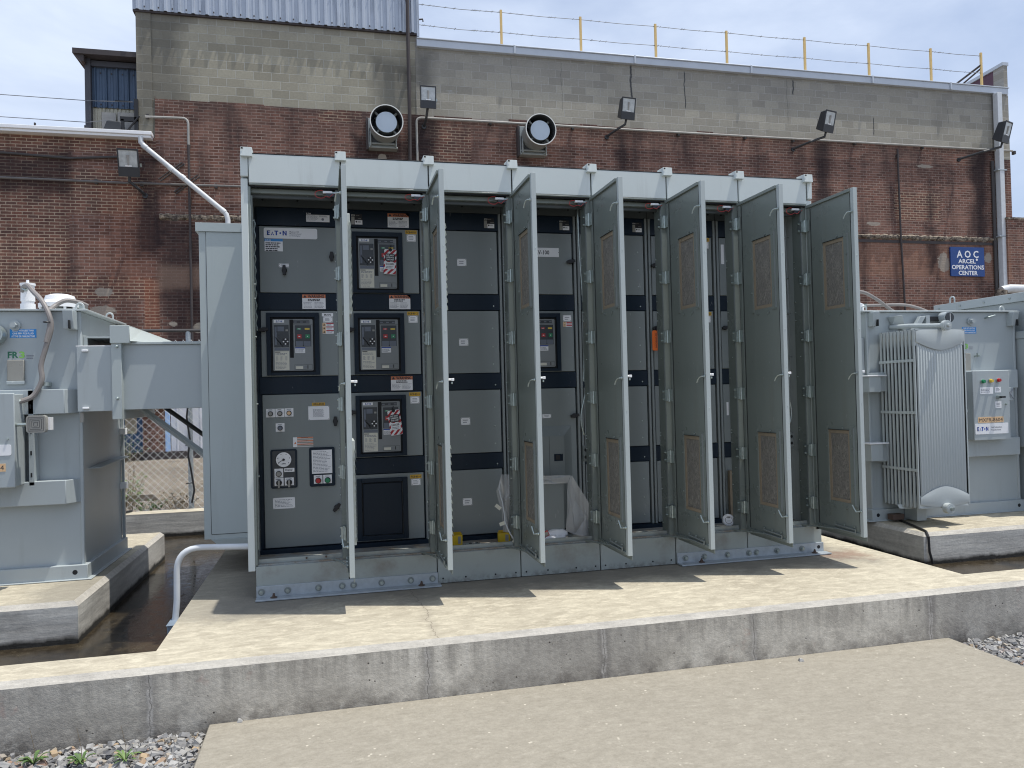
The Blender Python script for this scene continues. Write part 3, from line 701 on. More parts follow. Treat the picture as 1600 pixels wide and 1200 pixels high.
bush('weed_plant', -3.9, 13.4, -0.055, 60, 0.5, 0.7, 'leaf', 'green bush against the blue door', G)
# pale rubble along the fence foot
rnd = random.Random(5); b = MB()
for i in range(170):
    x = rnd.uniform(-2.6, -0.7); y = rnd.uniform(4.52, 4.78); s = rnd.uniform(0.012, 0.045)
    b.tf = Matrix.Translation((x, y, -0.05+s*0.3)) @ Matrix.Rotation(rnd.uniform(0, 6), 4, 'Z') @ Matrix.Rotation(rnd.uniform(-.4, .4), 4, 'X')
    b.hex([(-s, -s*.6, -s*.3), (s*rnd.uniform(.6, 1), -s*.7, -s*.3), (s, s*.5, -s*.3), (-s*.8, s*.6, -s*.3), (-s*.7, -s*.4, s*.3), (s*.6, -s*.4, s*.35), (s*.7, s*.3, s*.3), (-s*.5, s*.5, s*.25)], 'stone')
b.tf = None
o = b.build('rubble', smooth=False); o['kind'] = 'stuff'; tag(o, 'pale stone chips scattered along the foot of the fence', 'rubble')
b = MB(); b.add([(-3.2, 5.7, -0.05), (-1.75, 5.7, -0.05), (-1.28, 7.2, -0.05), (-3.2, 7.2, -0.05)], [(0, 1, 2, 3)], 'yard')
b.hex([(-3.2, 5.9, -0.055), (-1.72, 5.9, -0.055), (-1.30, 7.1, -0.055), (-3.2, 7.1, -0.055), (-3.2, 5.9, 0.03), (-1.80, 5.9, 0.03), (-1.38, 7.1, 0.03), (-3.2, 7.1, 0.03)], 'yard')
tag(b.build('old_footing', smooth=False), 'low worn concrete footing set in the yard behind the fence', 'footing')

# ------------------------------------------------------------------ chain-link fence
fr = root('chain_link_fence', 'galvanised chain-link fence seen between the left transformer and the switchgear', 'fence', (0, 4.66, 0))
b = MB(); H0, H1, XA, XB, s = -0.03, 1.96, -6.0, 10.0, 0.052
nzz = int((H1-H0)/s)
def seg(xa, za, xb, zb):
    r = 0.0020; d = Vector((xb-xa, 0, zb-za)).normalized(); n = Vector((-d.z, 0, d.x))*r
    A = Vector((xa, 0, za)); B = Vector((xb, 0, zb)); y = Vector((0, r, 0))
    b.add([A-n, A-y, A+n, A+y, B-n, B-y, B+n, B+y], [(0, 1, 5, 4), (1, 2, 6, 5), (2, 3, 7, 6), (3, 0, 4, 7)], 'mesh')
hh = H1-H0; x = XA-hh
while x < XB:
    for sg in (1, -1):
        xa, xb = (x, x+hh) if sg > 0 else (x+hh, x)
        za, zb = H0, H1
        lo, hi = XA, XB
        def clip(xa, za, xb, zb):
            t0, t1 = 0.0, 1.0; dx = xb-xa
            for bound, ge in ((lo, True), (hi, False)):
                t = (bound-xa)/dx
                if (dx > 0) == ge: t0 = max(t0, t)
                else: t1 = min(t1, t)
            return t0, t1
        t0, t1 = clip(xa, za, xb, zb)
        if t1 > t0: seg(xa+(xb-xa)*t0, za+(zb-za)*t0, xa+(xb-xa)*t1, za+(zb-za)*t1)
    x += 0.086
b.build('wire_mesh', fr, smooth=False)
b = MB(); b.tube([(XA, 0.02, 2.07), (XB, 0.02, 2.07)], 0.02, 'iron', 10); b.build('top_rail', fr)
for px in (-5.1, -1.14, 2.8, 6.8):
    b = MB(); b.cyl((px, 0.03, -0.06), (px, 0.03, 2.06), 0.03, 'galv2', 12)
    b.build('fence_post', fr)
b = MB(); b.tube([(-1.16, -0.04, 1.05), (-1.13, -0.045, 0.8), (-1.15, -0.045, 0.6), (-1.12, -0.045, 0.42), (-1.09, -0.045, 0.2), (-1.12, -0.045, 0.05)], 0.011, 'black', 7)
b.tube([(-0.85, -0.03, 1.45), (-0.98, -0.03, 1.30), (-1.14, -0.04, 1.22), (-1.16, -0.04, 1.05)], 0.011, 'black', 7)
for z in (1.2, 0.72, 0.28): b.tube([(-1.18, -0.05, z), (-1.10, -0.05, z+0.006)], 0.006, 'black', 5)
tag(b.build('black_cable', loc=(0, 4.64, 0)), 'black cable tied down the chain-link fence post', 'cable')

# =================================================================== brick building
bd = root('brick_building', 'long old brick and concrete block building behind the electrical equipment', 'building', (0, YW, 0))
# children are given wall-local y (0 = wall plane), x/z as in the world
def ragged(x0, x1, z, step, amp, rnd):
    P = []; x = x0; zz = z
    while x < x1:
        w = rnd.choice((0.2, 0.4, 0.6, 1.0))*step; x2 = min(x+w, x1)
        zz = z + rnd.choice((-1, 0, 0, 0, 1))*amp*rnd.uniform(0.3, 1)
        P += [(x, zz), (x2, zz)]; x = x2
    return P
rnd = random.Random(21)
top = [(-3.30, 8.33)] + ragged(-3.30, 20.3, 8.26, 1.2, 0.035, rnd)
b = MB(); poly = [(-14, -0.2), (20.3, -0.2)] + list(reversed(top)) + [(-3.32, 7.35), (-14, 7.35)]
b.plate(poly, -0.02, 0.3, 'brick'); b.build('brick_wall', bd, smooth=False)
b = MB(); b.box(-3.66, 2.79, 0.0, 0.3, 7.3, 10.36, 'cmu_w'); b.build('block_wall', bd, smooth=False)
b = MB(); b.box(2.79, 20.3, 0.003, 0.3, 8.1, 9.98, 'cmu_g'); b.build('block_wall', bd, smooth=False)
b = MB(); b.box(-3.68, -3.36, -0.03, 0.28, 7.3, 10.34, 'cmu_w'); b.build('corner_pilaster', bd, smooth=False)
b = MB(); b.box(2.74, 2.82, -0.012, 0.28, 8.22, 10.3, 'cmu_g'); b.build('corner_return', bd, smooth=False)
# brick pier and plain render at the right end
b = MB(); b.box(20.3, 20.76, -0.05, 0.32, 6.13, 7.98, 'brick'); b.build('brick_pier', bd, smooth=False)
b = MB(); b.box(20.3, 20.76, -0.048, 0.32, 7.98, 9.955, 'cmu_g'); b.box(20.62, 20.76, -0.048, 0.32, 10.175, 10.86, 'cmu_g'); b.build('render_pier', bd, smooth=False)
b = MB(); b.box(20.3, 21.01, -0.3, 0.31, -0.2, 6.10, 'brick'); b.box(20.28, 21.04, -0.33, 0.33, 6.10, 6.16, 'ledge'); b.build('buttress', bd, smooth=False)
# the parapet side wall running back at the right end, purplish steel
b = MB(); b.hex([(20.63, 0.33, 9.9), (20.75, 0.33, 9.9), (20.75, 9, 9.9), (20.63, 9, 9.9), (20.63, 0.33, 10.86), (20.75, 0.33, 10.86), (20.75, 9, 10.3), (20.63, 9, 10.3)], 'purple')
b.hex([(20.58, -0.06, 10.862), (20.8, -0.06, 10.862), (20.8, 9, 10.302), (20.58, 9, 10.302), (20.58, -0.06, 10.96), (20.8, -0.06, 10.96), (20.8, 9, 10.40), (20.58, 9, 10.40)], 'coping'); b.build('parapet', bd, smooth=False)
# body behind the facade
b = MB(); b.box(-14, 20.5, 0.31, 16, -0.2, 7.3, 'brick'); b.box(2.8, 20.5, 0.31, 16, 7.3, 9.9, 'cmu_g'); b.box(-3.64, 2.75, 0.31, 12, 7.3, 13.2, 'siding'); b.build('rear_block', bd, smooth=False)
# coping and gutters
b = MB(); b.box(2.77, 20.72, -0.10, 0.35, 9.96, 10.14, 'coping'); b.box(2.77, 20.74, -0.13, 0.35, 10.14, 10.17, 'coping')
for x in (5.25, 8.55, 12.0, 15.9, 18.6): b.box(x, x+0.05, -0.14, -0.08, 9.95, 10.18, 'coping')
b.build('coping', bd, bevel=0.01)
b = MB(); b.box(-14, -3.36, -0.22, 0.02, 7.28, 7.34, 'white'); b.box(-14, -3.34, -0.26, 0.02, 7.34, 7.42, 'white'); b.build('gutter', bd, bevel=0.008)
b = MB(); b.box(-14, -3.7, 0.6, 0.75, 7.35, 7.62, 'conduit')
for x in (-6.0, -4.95): b.box(x, x+0.03, 0.55, 0.6, 7.3, 7.75, 'iron')
b.build('roof_edge', bd, smooth=False)
# stone ledge
def ledge(x0, x1, z):
    b = MB(); rnd = random.Random(int(x1)); n = int((x1-x0)/0.09); V = []; prof = []
    for i in range(n+1):
        x = x0+(x1-x0)*i/n; a = rnd.uniform(0.02, 0.10); t = rnd.uniform(0.05, 0.09); u = rnd.uniform(0.04, 0.10)
        prof.append([(x, -0.02, z+t), (x, -0.02-a, z+t*0.4), (x, -0.02-a*0.8, z-u*0.5), (x, -0.02, z-u)])
    V = [q for p in prof for q in p]; Fs = []
    for i in range(n):
        o = 4*i; Fs += [(o+j, o+j+1, o+5+j, o+4+j) for j in range(3)]
    Fs = [tuple(reversed(f)) for f in Fs]
    b.add(V, Fs, 'ledge'); b.build('stone_ledge', bd, smooth=False)
ledge(-3.24, 20.25, 5.53)
b = MB(); b.box(2.9, 20.2, -0.035, -0.02, 5.36, 5.44, 'brown'); b.build('lintel', bd, smooth=False)
# ribbed siding on the tall block
def ribs(name, x0, x1, z0, z1, y, pitch, mat, rib=0.05, dep=0.045, parent=bd, lip=True):
    P = [(x0, y)]; x = x0+pitch*0.2
    while x+0.13 < x1:
        P += [(x, y), (x+0.02, y-dep), (x+0.02+rib, y-dep), (x+0.04+rib, y)]
        mdl = x + 0.04+rib + (pitch-0.04-rib)/2
        if mdl+0.02 < x1: P += [(mdl-0.03, y), (mdl-0.02, y-0.012), (mdl+0.02, y-0.012), (mdl+0.03, y)]
        x += pitch
    P += [(x1, y)]
    V = []; Fs = []
    for px, py in P: V += [(px, py, z0), (px, py, z1)]
    for i in range(len(P)-1): Fs.append((2*i, 2*i+2, 2*i+3, 2*i+1))
    b = MB(); b.add(V, Fs, mat)
    xs = x0+pitch*0.2+0.02+rib/2
    while xs < x1:      # fixing screws
        for zz in (z0+0.07, z0+0.8): 
            if zz < z1: b.box(xs+pitch/2-0.012, xs+pitch/2+0.012, y-0.03, y, zz-0.014, zz+0.014, 'brown')
        xs += pitch
    return b.build(name, parent, smooth=False)
ribs('metal_siding', -3.73, 2.83, 10.28, 13.0, -0.08, 0.30, 'siding')
b = MB(); b.box(-3.73, 2.83, -0.07, 0.25, 10.24, 10.29, 'brown'); b.box(2.78, 2.84, -0.12, 0.2, 10.2, 13.0, 'siding'); b.build('siding_trim', bd, smooth=False)
# roof shed at left
b = MB(); b.box(-4.84, -4.72, 0.25, 0.4, 7.35, 9.2, 'slate'); b.box(-4.84, -3.6, 0.28, 2.0, 9.05, 9.17, 'slate')
b.hex([(-5.02, 0.0, 9.20), (-3.62, 0.0, 9.20), (-3.62, 2.2, 9.20), (-5.02, 2.2, 9.20), (-5.02, 0.0, 9.32), (-3.62, 0.0, 9.32), (-3.62, 2.2, 9.32), (-5.02, 2.2, 9.32)], 'brown')
b.hex([(-4.86, 0.05, 9.05), (-4.80, 0.05, 9.05), (-4.80, 0.3, 9.05), (-4.86, 0.3, 9.05), (-5.0, 0.05, 9.20), (-4.80, 0.05, 9.20), (-4.80, 0.3, 9.2), (-5.0, 0.3, 9.2)], 'brown')
b.build('shed_frame', bd, smooth=False)
b = MB(); b.box(-4.74, -3.6, 0.42, 1.9, 7.35, 9.2, 'shedcream'); b.build('roof_shed', bd, smooth=False)
ribs('shed_sheeting', -4.73, -3.64, 8.12, 9.06, 0.38, 0.235, 'shedblue', 0.02, 0.04)
ribs('shed_sheeting', -4.72, -3.64, 7.35, 8.11, 0.41, 0.17, 'shedcream', 0.03, 0.02)
b = MB(); b.box(-4.52, -4.22, 0.33, 0.36, 7.6, 8.0, 'conduit'); b.box(-4.18, -3.8, 0.33, 0.36, 7.55, 8.02, 'conduit'); b.build('shed_hatch', bd, smooth=False)
# street level behind the fence
b = MB(); b.box(-4.5, -3.68, -0.06, 0.0, -0.1, 2.3, 'bluedoor'); b.box(-4.05, -3.80, -0.065, -0.05, 0.55, 1.10, 'tan'); b.build('blue_door', bd, bevel=0.005)
b = MB(); b.box(-4.9, -3.2, -0.5, -0.03, 1.10, 1.16, 'brown'); b.build('door_canopy', bd, smooth=False)
b = MB(); b.box(-3.67, -3.20, -0.10, 0.0, -0.1, 2.4, 'brick'); b.build('brick_jamb', bd, smooth=False)
b = MB(); b.box(-3.19, -3.10, -0.12, 0.0, -0.1, 2.5, 'bluetrim'); b.box(-3.10, 0.5, -0.12, 0.0, 2.4, 2.5, 'bluetrim'); b.build('shutter_frame', bd, smooth=False)
ribs('roller_shutter', -3.08, 0.5, -0.05, 2.4, -0.04, 0.5, 'rollwhite', 0.02, 0.01)
b = MB(); b.box(-4.9, 3, -0.16, 0.0, -0.1, 0.12, 'brown'); b.build('plinth_course', bd, smooth=False)

# ------------------------------------------------------------------ things on the building
def wall_tube(name, pts, r, mat, label, cat, clips=(), extra=None, group=None):
    b = MB(); b.tube([(x, YW-y, z) for x, y, z in pts], r, mat, 8)
    for (x, z) in clips: b.box(x-0.03, x+0.03, YW-0.10, YW, z-0.05, z+0.05, 'iron')
    if extra: extra(b)
    return tag(b.build(name), label, cat, group)
def bend(a, c, d, r=0.14, n=5):      # rounded corner between three points
    A, C, D = Vector(a), Vector(c), Vector(d); u = (A-C).normalized()*r; v = (D-C).normalized()*r; P = []
    for i in range(n+1):
        t = i/n; P.append(tuple(C + u*(1-t)**2 + v*t**2))
    return P
wall_tube('wall_conduit', [(-3.5, 0.10, 7.80)]+bend((-3.5, 0.1, 7.8), (-2.58, 0.1, 7.82), (-2.58, 0.1, 7.0))+[(-2.58, 0.10, 7.2)], 0.028, 'conduit', 'thin conduit that bends down the stained brick left of the switchgear', 'conduit', [(-3.45, 7.82), (-2.58, 7.2), (-2.58, 5.9), (-2.58, 4.9)], extra=lambda b: b.tube([(-2.58, YW-0.1, 7.2), (-2.58, YW-0.1, 2.5)], 0.03, 'brown', 8))
wall_tube('wall_conduit', [(2.72, 0.1, 5.0)]+bend((2.72, 0.1, 7.0), (2.72, 0.1, 8.16), (3.4, 0.1, 8.17))+[(5.2, .1, 8.17), (8.7, .1, 8.18), (12.5, .1, 8.2), (20.8, .1, 8.24)], 0.03, 'conduit', 'long pale conduit along the top of the brickwork feeding the floodlights', 'conduit', [(2.72, 7.25), (4.6, 8.15), (5.6, 8.15), (6.8, 8.15), (9.8, 8.15), (11.8, 8.17), (13.3, 8.17), (15.3, 8.2), (17.6, 8.2), (20.9, 8.2)])
wall_tube('wall_conduit', [(-12, 0.09, 6.27), (-6.5, .09, 6.28), (-3.95, 0.09, 6.26), (-1.2, 0.09, 6.28), (0.5, .09, 6.28)], 0.028, 'dconduit', 'horizontal weathered conduit across the left brick wall at floodlight height', 'conduit', [(-4.55, 6.27), (-3.6, 6.26), (-2.0, 6.27)])
wall_tube('wall_cable', [(-12, 0.06, 6.83), (-6.4, 0.06, 6.84), (-5.1, .06, 6.78), (-4.05, 0.07, 6.86)], 0.028, 'iron', 'dark cable along the left brick wall just below the white gutter', 'cable')
wall_tube('wall_pipe', [(2.57, 0.16, 13.0), (2.55, .16, 10.0), (2.55, 0.14, 8.3), (2.53, 0.14, 7.0), (2.52, .14, 3)], 0.045, 'brown', 'dark brown vertical pipe beside the tall block wall, between the two wall fans', 'pipe', [(2.55, 9.3), (2.54, 7.4)])
wall_tube('wall_pipe', [(16.72, 0.08, 8.1), (16.74, .08, 5.6), (16.82, 0.08, 3.0)], 0.028, 'brown', 'thin dark vertical pipe on the right brick wall left of the blue sign', 'pipe', [(16.73, 7.9)])
b = MB(); b.box(20.17, 20.33, YW-0.24, YW-0.06, 4.05, 9.94, 'pvc')
b.box(20.02, 20.12, YW-0.1, YW-0.05, 4.0, 7.9, 'iron')
for z in (5.6, 7.6): b.box(20.08, 20.42, YW-0.25, YW-0.05, z-0.02, z+0.02, 'galv2')
tag(b.build('downspout', bevel=0.01), 'pale rectangular downspout near the right corner of the building', 'downspout')
b = MB(); b.tube([(-3.58, YW-0.2, 7.30), (-3.58, YW-0.2, 7.18), (-3.47, YW-0.2, 7.05), (-1.86, YW-0.2, 5.68), (-1.77, YW-0.2, 5.58), (-1.74, YW-0.2, 5.46), (-1.74, YW-0.2, 4.5)], 0.058, 'pvc', 12)
for (x, z) in ((-3.5, 7.08), (-1.84, 5.66), (-2.95, 6.6), (-2.7, 6.4)): b.tube([(x-0.04, YW-0.2, z+0.035), (x+0.04, YW-0.2, z-0.035)], 0.066, 'pvc', 12)
for (x, z) in ((-2.95, 6.6), (-2.62, 6.32)):
    b.tube([(x-0.30, YW-0.06, z-0.22), (x+0.22, YW-0.06, z+0.2)], 0.015, 'iron', 6); b.tube([(x-0.26, YW-0.06, z-0.26), (x+0.26, YW-0.06, z+0.16)], 0.015, 'iron', 6)
tag(b.build('drain_pipe'), 'white plastic drain pipe slanting down from the end of the gutter', 'drain pipe')
b = MB(); b.tube([(19.95, YW-0.35, 3.95), (20.2, YW-0.4, 4.0), (21.5, YW-0.4, 3.98), (23, YW-0.4, 3.96)], 0.13, 'pvc', 14); b.tube([(19.95, YW-0.35, 3.95), (19.9, YW-0.35, 3.7), (19.9, YW-0.35, 3.0)], 0.17, 'ledge', 14)
tag(b.build('lagged_pipe'), 'thick white lagged pipe at the foot of the right brick pier', 'pipe')

# barbed wire fence on the roof edge
bf = root('barbed_wire_fence', 'yellow posts with two strands of barbed wire along the long roof edge', 'fence', (0, YW, 0))
PX = [(4.97, 11.12), (7.12, 11.14), (9.25, 11.14), (11.37, 11.14), (13.82, 11.17), (15.93, 11.18), (18.07, 11.2), (19.88, 11.22)]
for x, z in PX:
    b = MB(); b.box(x-0.028, x+0.028, 0.0, 0.05, 10.15, z, 'postyel'); b.build('fence_post', bf)
for dz in (0, -0.52):
    b = MB(); pts = [(2.83, 0.02, 11.07+dz)]
    xs = [2.83]+[p[0] for p in PX]
    for i in range(1, len(xs)):
        xm = (xs[i-1]+xs[i])/2; z = 11.05+0.07*(i/8)+dz
        pts += [(xm, 0.02, z-0.02), (xs[i], 0.02, z)]
    b.tube(pts, 0.008, 'wire', 5)
    rnd = random.Random(9)
    for i in range(70):
        t = rnd.uniform(0, len(pts)-1.001); k = int(t); f = t-k; A, B = Vector(pts[k]), Vector(pts[k+1]); c = A.lerp(B, f)
        b.tube([c+Vector((-0.02, 0, -0.02)), c+Vector((0.02, 0, 0.025))], 0.005, 'wire', 4)
    b.build('barbed_wire', bf)
b = MB(); b.tube([(19.88, 0.02, 10.85), (19.2, 0.9, 10.2)], 0.03, 'brown', 6); b.tube([(19.88, 0.02, 10.75), (19.45, 0.8, 10.2)], 0.025, 'brown', 6); b.build('brace', bf)
b = MB(); b.tube([(-14, YW, 8.25), (-4.8, YW+0.2, 8.20), (-3.75, YW-0.1, 8.12)], 0.009, 'wire', 5); b.tube([(-14, YW, 7.75), (-4.8, YW+0.2, 7.70), (-4.2, YW-0.1, 7.68)], 0.009, 'wire', 5)
tag(b.build('strand_wire'), 'two thin wires stretched across the sky above the left gutter', 'wire')
b = MB(); b.tube([(2.83, YW-0.1, 10.62), (2.93, YW-0.1, 10.64), (2.94, YW-0.1, 10.58)], 0.02, 'iron', 6); tag(b.build('pipe_hook'), 'small hooked pipe end at the right edge of the blue siding', 'hook')

# wall fans
def fan(x, z, label):
    t = root('wall_fan', label, 'fan', (x, YW, z), 'round exhaust fans on the brick wall')
    b = MB(); b.box(-0.40, 0.28, -0.22, -0.02, -0.44, 0.26, 'fan'); b.box(-0.38, 0.26, -0.30, -0.22, -0.40, -0.36, 'fan'); b.box(-0.38, 0.26, -0.26, -0.22, -0.36, 0.0, 'fandark'); b.box(-0.45, -0.40, -0.20, -0.02, -0.50, 0.28, 'brown'); b.box(-0.40, 0.30, -0.27, -0.02, -0.48, -0.44, 'fan'); b.box(-0.37, -0.34, -0.34, -0.27, -0.46, -0.10, 'fan'); b.box(0.24, 0.27, -0.34, -0.27, -0.46, -0.10, 'fan')
    b.build('base_frame', t, bevel=0.008)
    n = 36; R0, R1, yb, yf = 0.365, 0.395, -0.22, -0.80
    V = []
    for r, y in ((R0, yb), (R1-0.008, yf+0.05), (R1, yf), (R1-0.022, yf), (R1-0.028, yf+0.02), (R0-0.02, yb)):
        V += [(r*math.cos(2*math.pi*i/n), y, r*math.sin(2*math.pi*i/n)) for i in range(n)]
    bt = MB(); mats = ['fan', 'fanrim', 'fanrim', 'fandark', 'fandark']
    for k in range(5):
        bt.add(V, [(k*n+i, (k+1)*n+i, (k+1)*n+(i+1) % n, k*n+(i+1) % n) for i in range(n)], mats[k])
    bt.build('housing', t)
    b = MB(); b.cyl((0, -0.24, 0), (0, -0.25, 0), 0.335, 'fandark', n); b.build('backplate', t)
    b = MB()
    for k in range(6):
        a = math.radians(60*k+15); c, s = math.cos(a), math.sin(a); p = Vector((c, 0, s)); q = Vector((-s, 0, c))
        b.add([p*0.1-q*0.04+Vector((0, -0.36, 0)), p*0.32-q*0.09+Vector((0, -0.33, 0)), p*0.32+q*0.07+Vector((0, -0.41, 0)), p*0.1+q*0.04+Vector((0, -0.40, 0))], [(0, 1, 2, 3)], 'fan')
    b.build('blades', t)
    b = MB(); b.cyl((0, -0.45, 0), (0, -0.715, 0), 0.250, 'fan', 32); b.cyl((0, -0.715, 0), (0, -0.72, 0), 0.247, 'fancap', 32); b.build('motor_cap', t)
    b = MB()
    for a in (225, 45, 135, 315):
        a = math.radians(a); b.tube([(0.25*math.cos(a), -0.6, 0.25*math.sin(a)), (0.36*math.cos(a), -0.6, 0.36*math.sin(a))], 0.03, 'fan', 8)
    b.build('support_arm', t)
fan(1.93, 7.78, 'round wall fan with pale hub cap, left of the brown vertical pipe')
fan(5.73, 7.80, 'round wall fan with pale hub cap, well right of the brown vertical pipe')

# floodlights
def flood(x, z, tilt, yaw, label, arm, yoff=0.55, sc=1.0):
    t = root('floodlight', label, 'floodlight', (x, YW-yoff, z), 'square wall floodlights', (tilt, 0, yaw))
    w, h, d = 0.175*sc, 0.235*sc, 0.16*sc
    b = MB(); b.hex([(-w, -d*0.45, -h), (w, -d*0.45, -h), (w*0.8, d, -h*0.7), (-w*0.8, d, -h*0.7), (-w, -d*0.45, h), (w, -d*0.45, h), (w*0.8, d*0.6, h*0.9), (-w*0.8, d*0.6, h*0.9)], 'lampbody')
    b.build('housing', t, bevel=0.012)
    b = MB(); b.box(-w*0.99, w*0.99, -d*0.45-0.022, -d*0.45-0.002, h*0.93, h*1.06, 'lampbody'); b.box(-w*0.99, w*0.99, -d*0.45-0.022, -d*0.45-0.002, -h, -h*0.28, 'lampbody')
    for s_ in (-1, 1): b.box(s_*w*0.99, s_*w*0.86, -d*0.45-0.021, -d*0.45-0.003, -h*0.28, h*0.93, 'lampbody')
    b.build('door_frame', t, bevel=0.005)
    b = MB(); b.box(-w*0.86, w*0.86, -d*0.45-0.008, -d*0.45-0.004, -h*0.28, h*0.93, 'lampglass')
    b.cyl((0, -d*0.45-0.016, -h*0.15), (0, -d*0.45-0.016, h*0.6), 0.014*sc, 'conduit', 10, 0.022*sc); b.box(-w*0.3, w*0.3, -d*0.45-0.02, -d*0.45-0.01, -h*0.26, -h*0.16, 'white'); b.build('lamp', t)
    b = MB(); R = Matrix.Rotation(-yaw, 3, 'Z')
    inv = (Matrix.Rotation(yaw, 4, 'Z') @ Matrix.Rotation(tilt, 4, 'X')).inverted()
    pts = [inv @ Vector(p) for p in ((0, 0.03, -h*0.8), (-0.02, 0.08, -h*1.35), (arm*0.6, 0.2, -h*1.75), (arm, yoff-0.05, -h*2.0))]
    b.tube(pts, 0.028*sc, 'lampbody', 8)
    q = inv @ Vector((arm, yoff-0.06, -h*2.05)); b.cyl(q, inv @ Vector((arm, yoff, -h*2.05)), 0.06, 'lampbody', 12)
    b.box(w, w+0.03, -0.02, 0.05, -h*0.25, 0.0, 'galv'); b.build('bracket', t)
flood(-3.76, 6.60, 0.30, 0.03, 'square floodlight on the left brick wall below the white gutter', 0.22, 0.5, 1.25)
flood(2.96, 8.50, 0.10, 0.0, 'square floodlight just right of the brown pipe, between the wall fans', -0.05, 0.5, 1.12)
flood(8.10, 8.52, 0.20, 0.14, 'square floodlight right of both wall fans, at the long crack in the blockwork', -0.35, 0.6, 1.15)
flood(13.93, 8.50, 0.25, 0.27, 'square floodlight turned right, on the long wall left of the downspout', -0.62, 0.7, 1.2)
flood(19.74, 8.50, 0.25, 0.36, 'square floodlight beside the downspout at the right corner of the building', -0.85, 0.8, 1.25)
t = root('roof_lamp', 'dark lamp on a black frame at the end of the left gutter', 'lamp', (-3.95, YW, 7.42))
b = MB(); b.hex([(-0.45, -0.1, 0.0), (-0.0, -0.1, -0.04), (-0.0, 0.2, -0.04), (-0.45, 0.2, 0.0), (-0.36, -0.1, 0.24), (-0.08, -0.1, 0.24), (-0.08, 0.2, 0.24), (-0.36, 0.2, 0.24)], 'lampbody'); b.build('housing', t, bevel=0.01)
b = MB(); b.box(-0.08, 0.30, -0.1, -0.04, 0.26, 0.36, 'black'); b.box(-0.06, -0.0, -0.1, -0.04, -0.05, 0.3, 'black'); b.box(0.22, 0.30, -0.1, -0.02, -0.08, 0.78, 'black'); b.box(-0.06, 0.3, -0.1, -0.04, -0.08, 0.02, 'black')
b.tube([(0.05, -0.1, 0.0), (0.33, -0.12, 0.38)], 0.022, 'black', 6); b.tube([(0.15, -0.08, 0.72), (-0.2, 0, 0.75)], 0.012, 'black', 5); b.build('frame', t)

# AOC sign
t = root('wall_sign', 'blue sign with white lettering on the right brick wall', 'sign', (19.05, YW-0.06, 4.84))
b = MB(); b.rplate(-0.60, 0.60, -0.435, 0.435, -0.02, 0.02, 0.02, 'signblue'); b.build('board', t)
b = MB()
for s_, z, h_, w_ in (('A O C', 0.125, 0.29, 0.78), ('ARCEL', -0.045, 0.175, 0.62), ('OPERATIONS', -0.225, 0.175, 1.15), ('CENTER', -0.395, 0.175, 0.68)):
    b.text(s_, 0 if s_ != 'ARCEL' else -0.03, z, h_, -0.024, 'white', w_, 'C', 0.022)
b.disc(0.325, 0.065, 0.035, -0.0245, -0.02, 'white'); b.build('lettering', t, smooth=False)

# far building at the right edge
t = root('distant_building', 'pale low building far off beyond the right corner of the brick building', 'building', (40, 31, 0))
b = MB(); b.box(-4, 14, 0, 6, -0.4, 7.0, 'cmu_g'); b.build('wall', t); b = MB(); b.hex([(-4.5, -0.4, 7.0), (14.5, -0.4, 7.0), (14.5, 6.4, 7.0), (-4.5, 6.4, 7.0), (-4.5, 1.5, 8.2), (14.5, 1.5, 8.2), (14.5, 4.5, 8.2), (-4.5, 4.5, 8.2)], 'brown'); b.build('roof', t)
# =================================================================== switchgear
W7 = 0.56; NS = 7; XR = W7*NS+0.045; ZT = 2.756; ZF = 2.57; YP = 0.355; DEP = 2.15
sg = root('switchgear', 'grey green outdoor switchgear cabinet with seven open doors on the concrete pad', 'switchgear', (0, 0, 0))
def part(b, name, bevel=0, parent=sg, **k): return b.build(name, parent, bevel=bevel, **k)
b = MB(); b.box(-0.045, -0.003, 0.0, DEP, 0.17, 2.60, 'paint'); b.box(-0.045, 0.0, -0.012, DEP, 2.61, ZT-0.01, 'paint')
b.box(-0.003, 0.012, 0.0, 0.06, 0.205, 2.56, 'door'); part(b, 'side_panel', 0.004)
b = MB(); b.box(XR-0.045, XR, 0.0, DEP, 0.17, 2.60, 'paint'); b.box(XR-0.038, XR, -0.012, DEP, 2.61, ZT-0.01, 'paint'); part(b, 'side_panel', 0.004)
b = MB(); b.box(-0.003, XR-0.045, DEP-0.03, DEP, 0.0, 2.70, 'paint'); part(b, 'rear_panel')
b = MB(); b.hex([(-0.04, 0.02, 2.735), (XR, 0.02, 2.735), (XR, DEP+0.03, 2.66), (-0.04, DEP+0.03, 2.66), (-0.04, 0.02, 2.752), (XR, 0.02, 2.752), (XR, DEP+0.03, 2.68), (-0.04, DEP+0.03, 2.68)], 'paint')
b.box(-0.04, XR, -0.013, 0.02, 2.752, 2.758, 'slot'); part(b, 'roof', 0.003)
for k in range(NS):      # fascia, one panel per section
    b = MB(); x0, x1 = k*W7+0.004, (k+1)*W7-0.004
    b.box(x0, x1, -0.012, 0.02, ZF, 2.7515, 'paint'); b.box(x0, x1, -0.012, 0.10, ZF-0.012, ZF-0.001, 'door')
    part(b, 'fascia_panel', 0.004)
b = MB(); b.box(0, NS*W7, 0.0, 0.018, ZF-0.02, 2.75, 'slot'); part(b, 'fascia_backing')
b = MB(); b.box(0.0, NS*W7, 0.045, 0.075, 2.523, 2.552, 'door'); b.box(0.0, NS*W7, 0.075, 0.10, 2.50, 2.56, 'plenum'); b.box(0.0, NS*W7, 0.05, YP+0.02, 2.62, 2.64, 'plenum'); part(b, 'door_header', 0.003)
cap_src = None
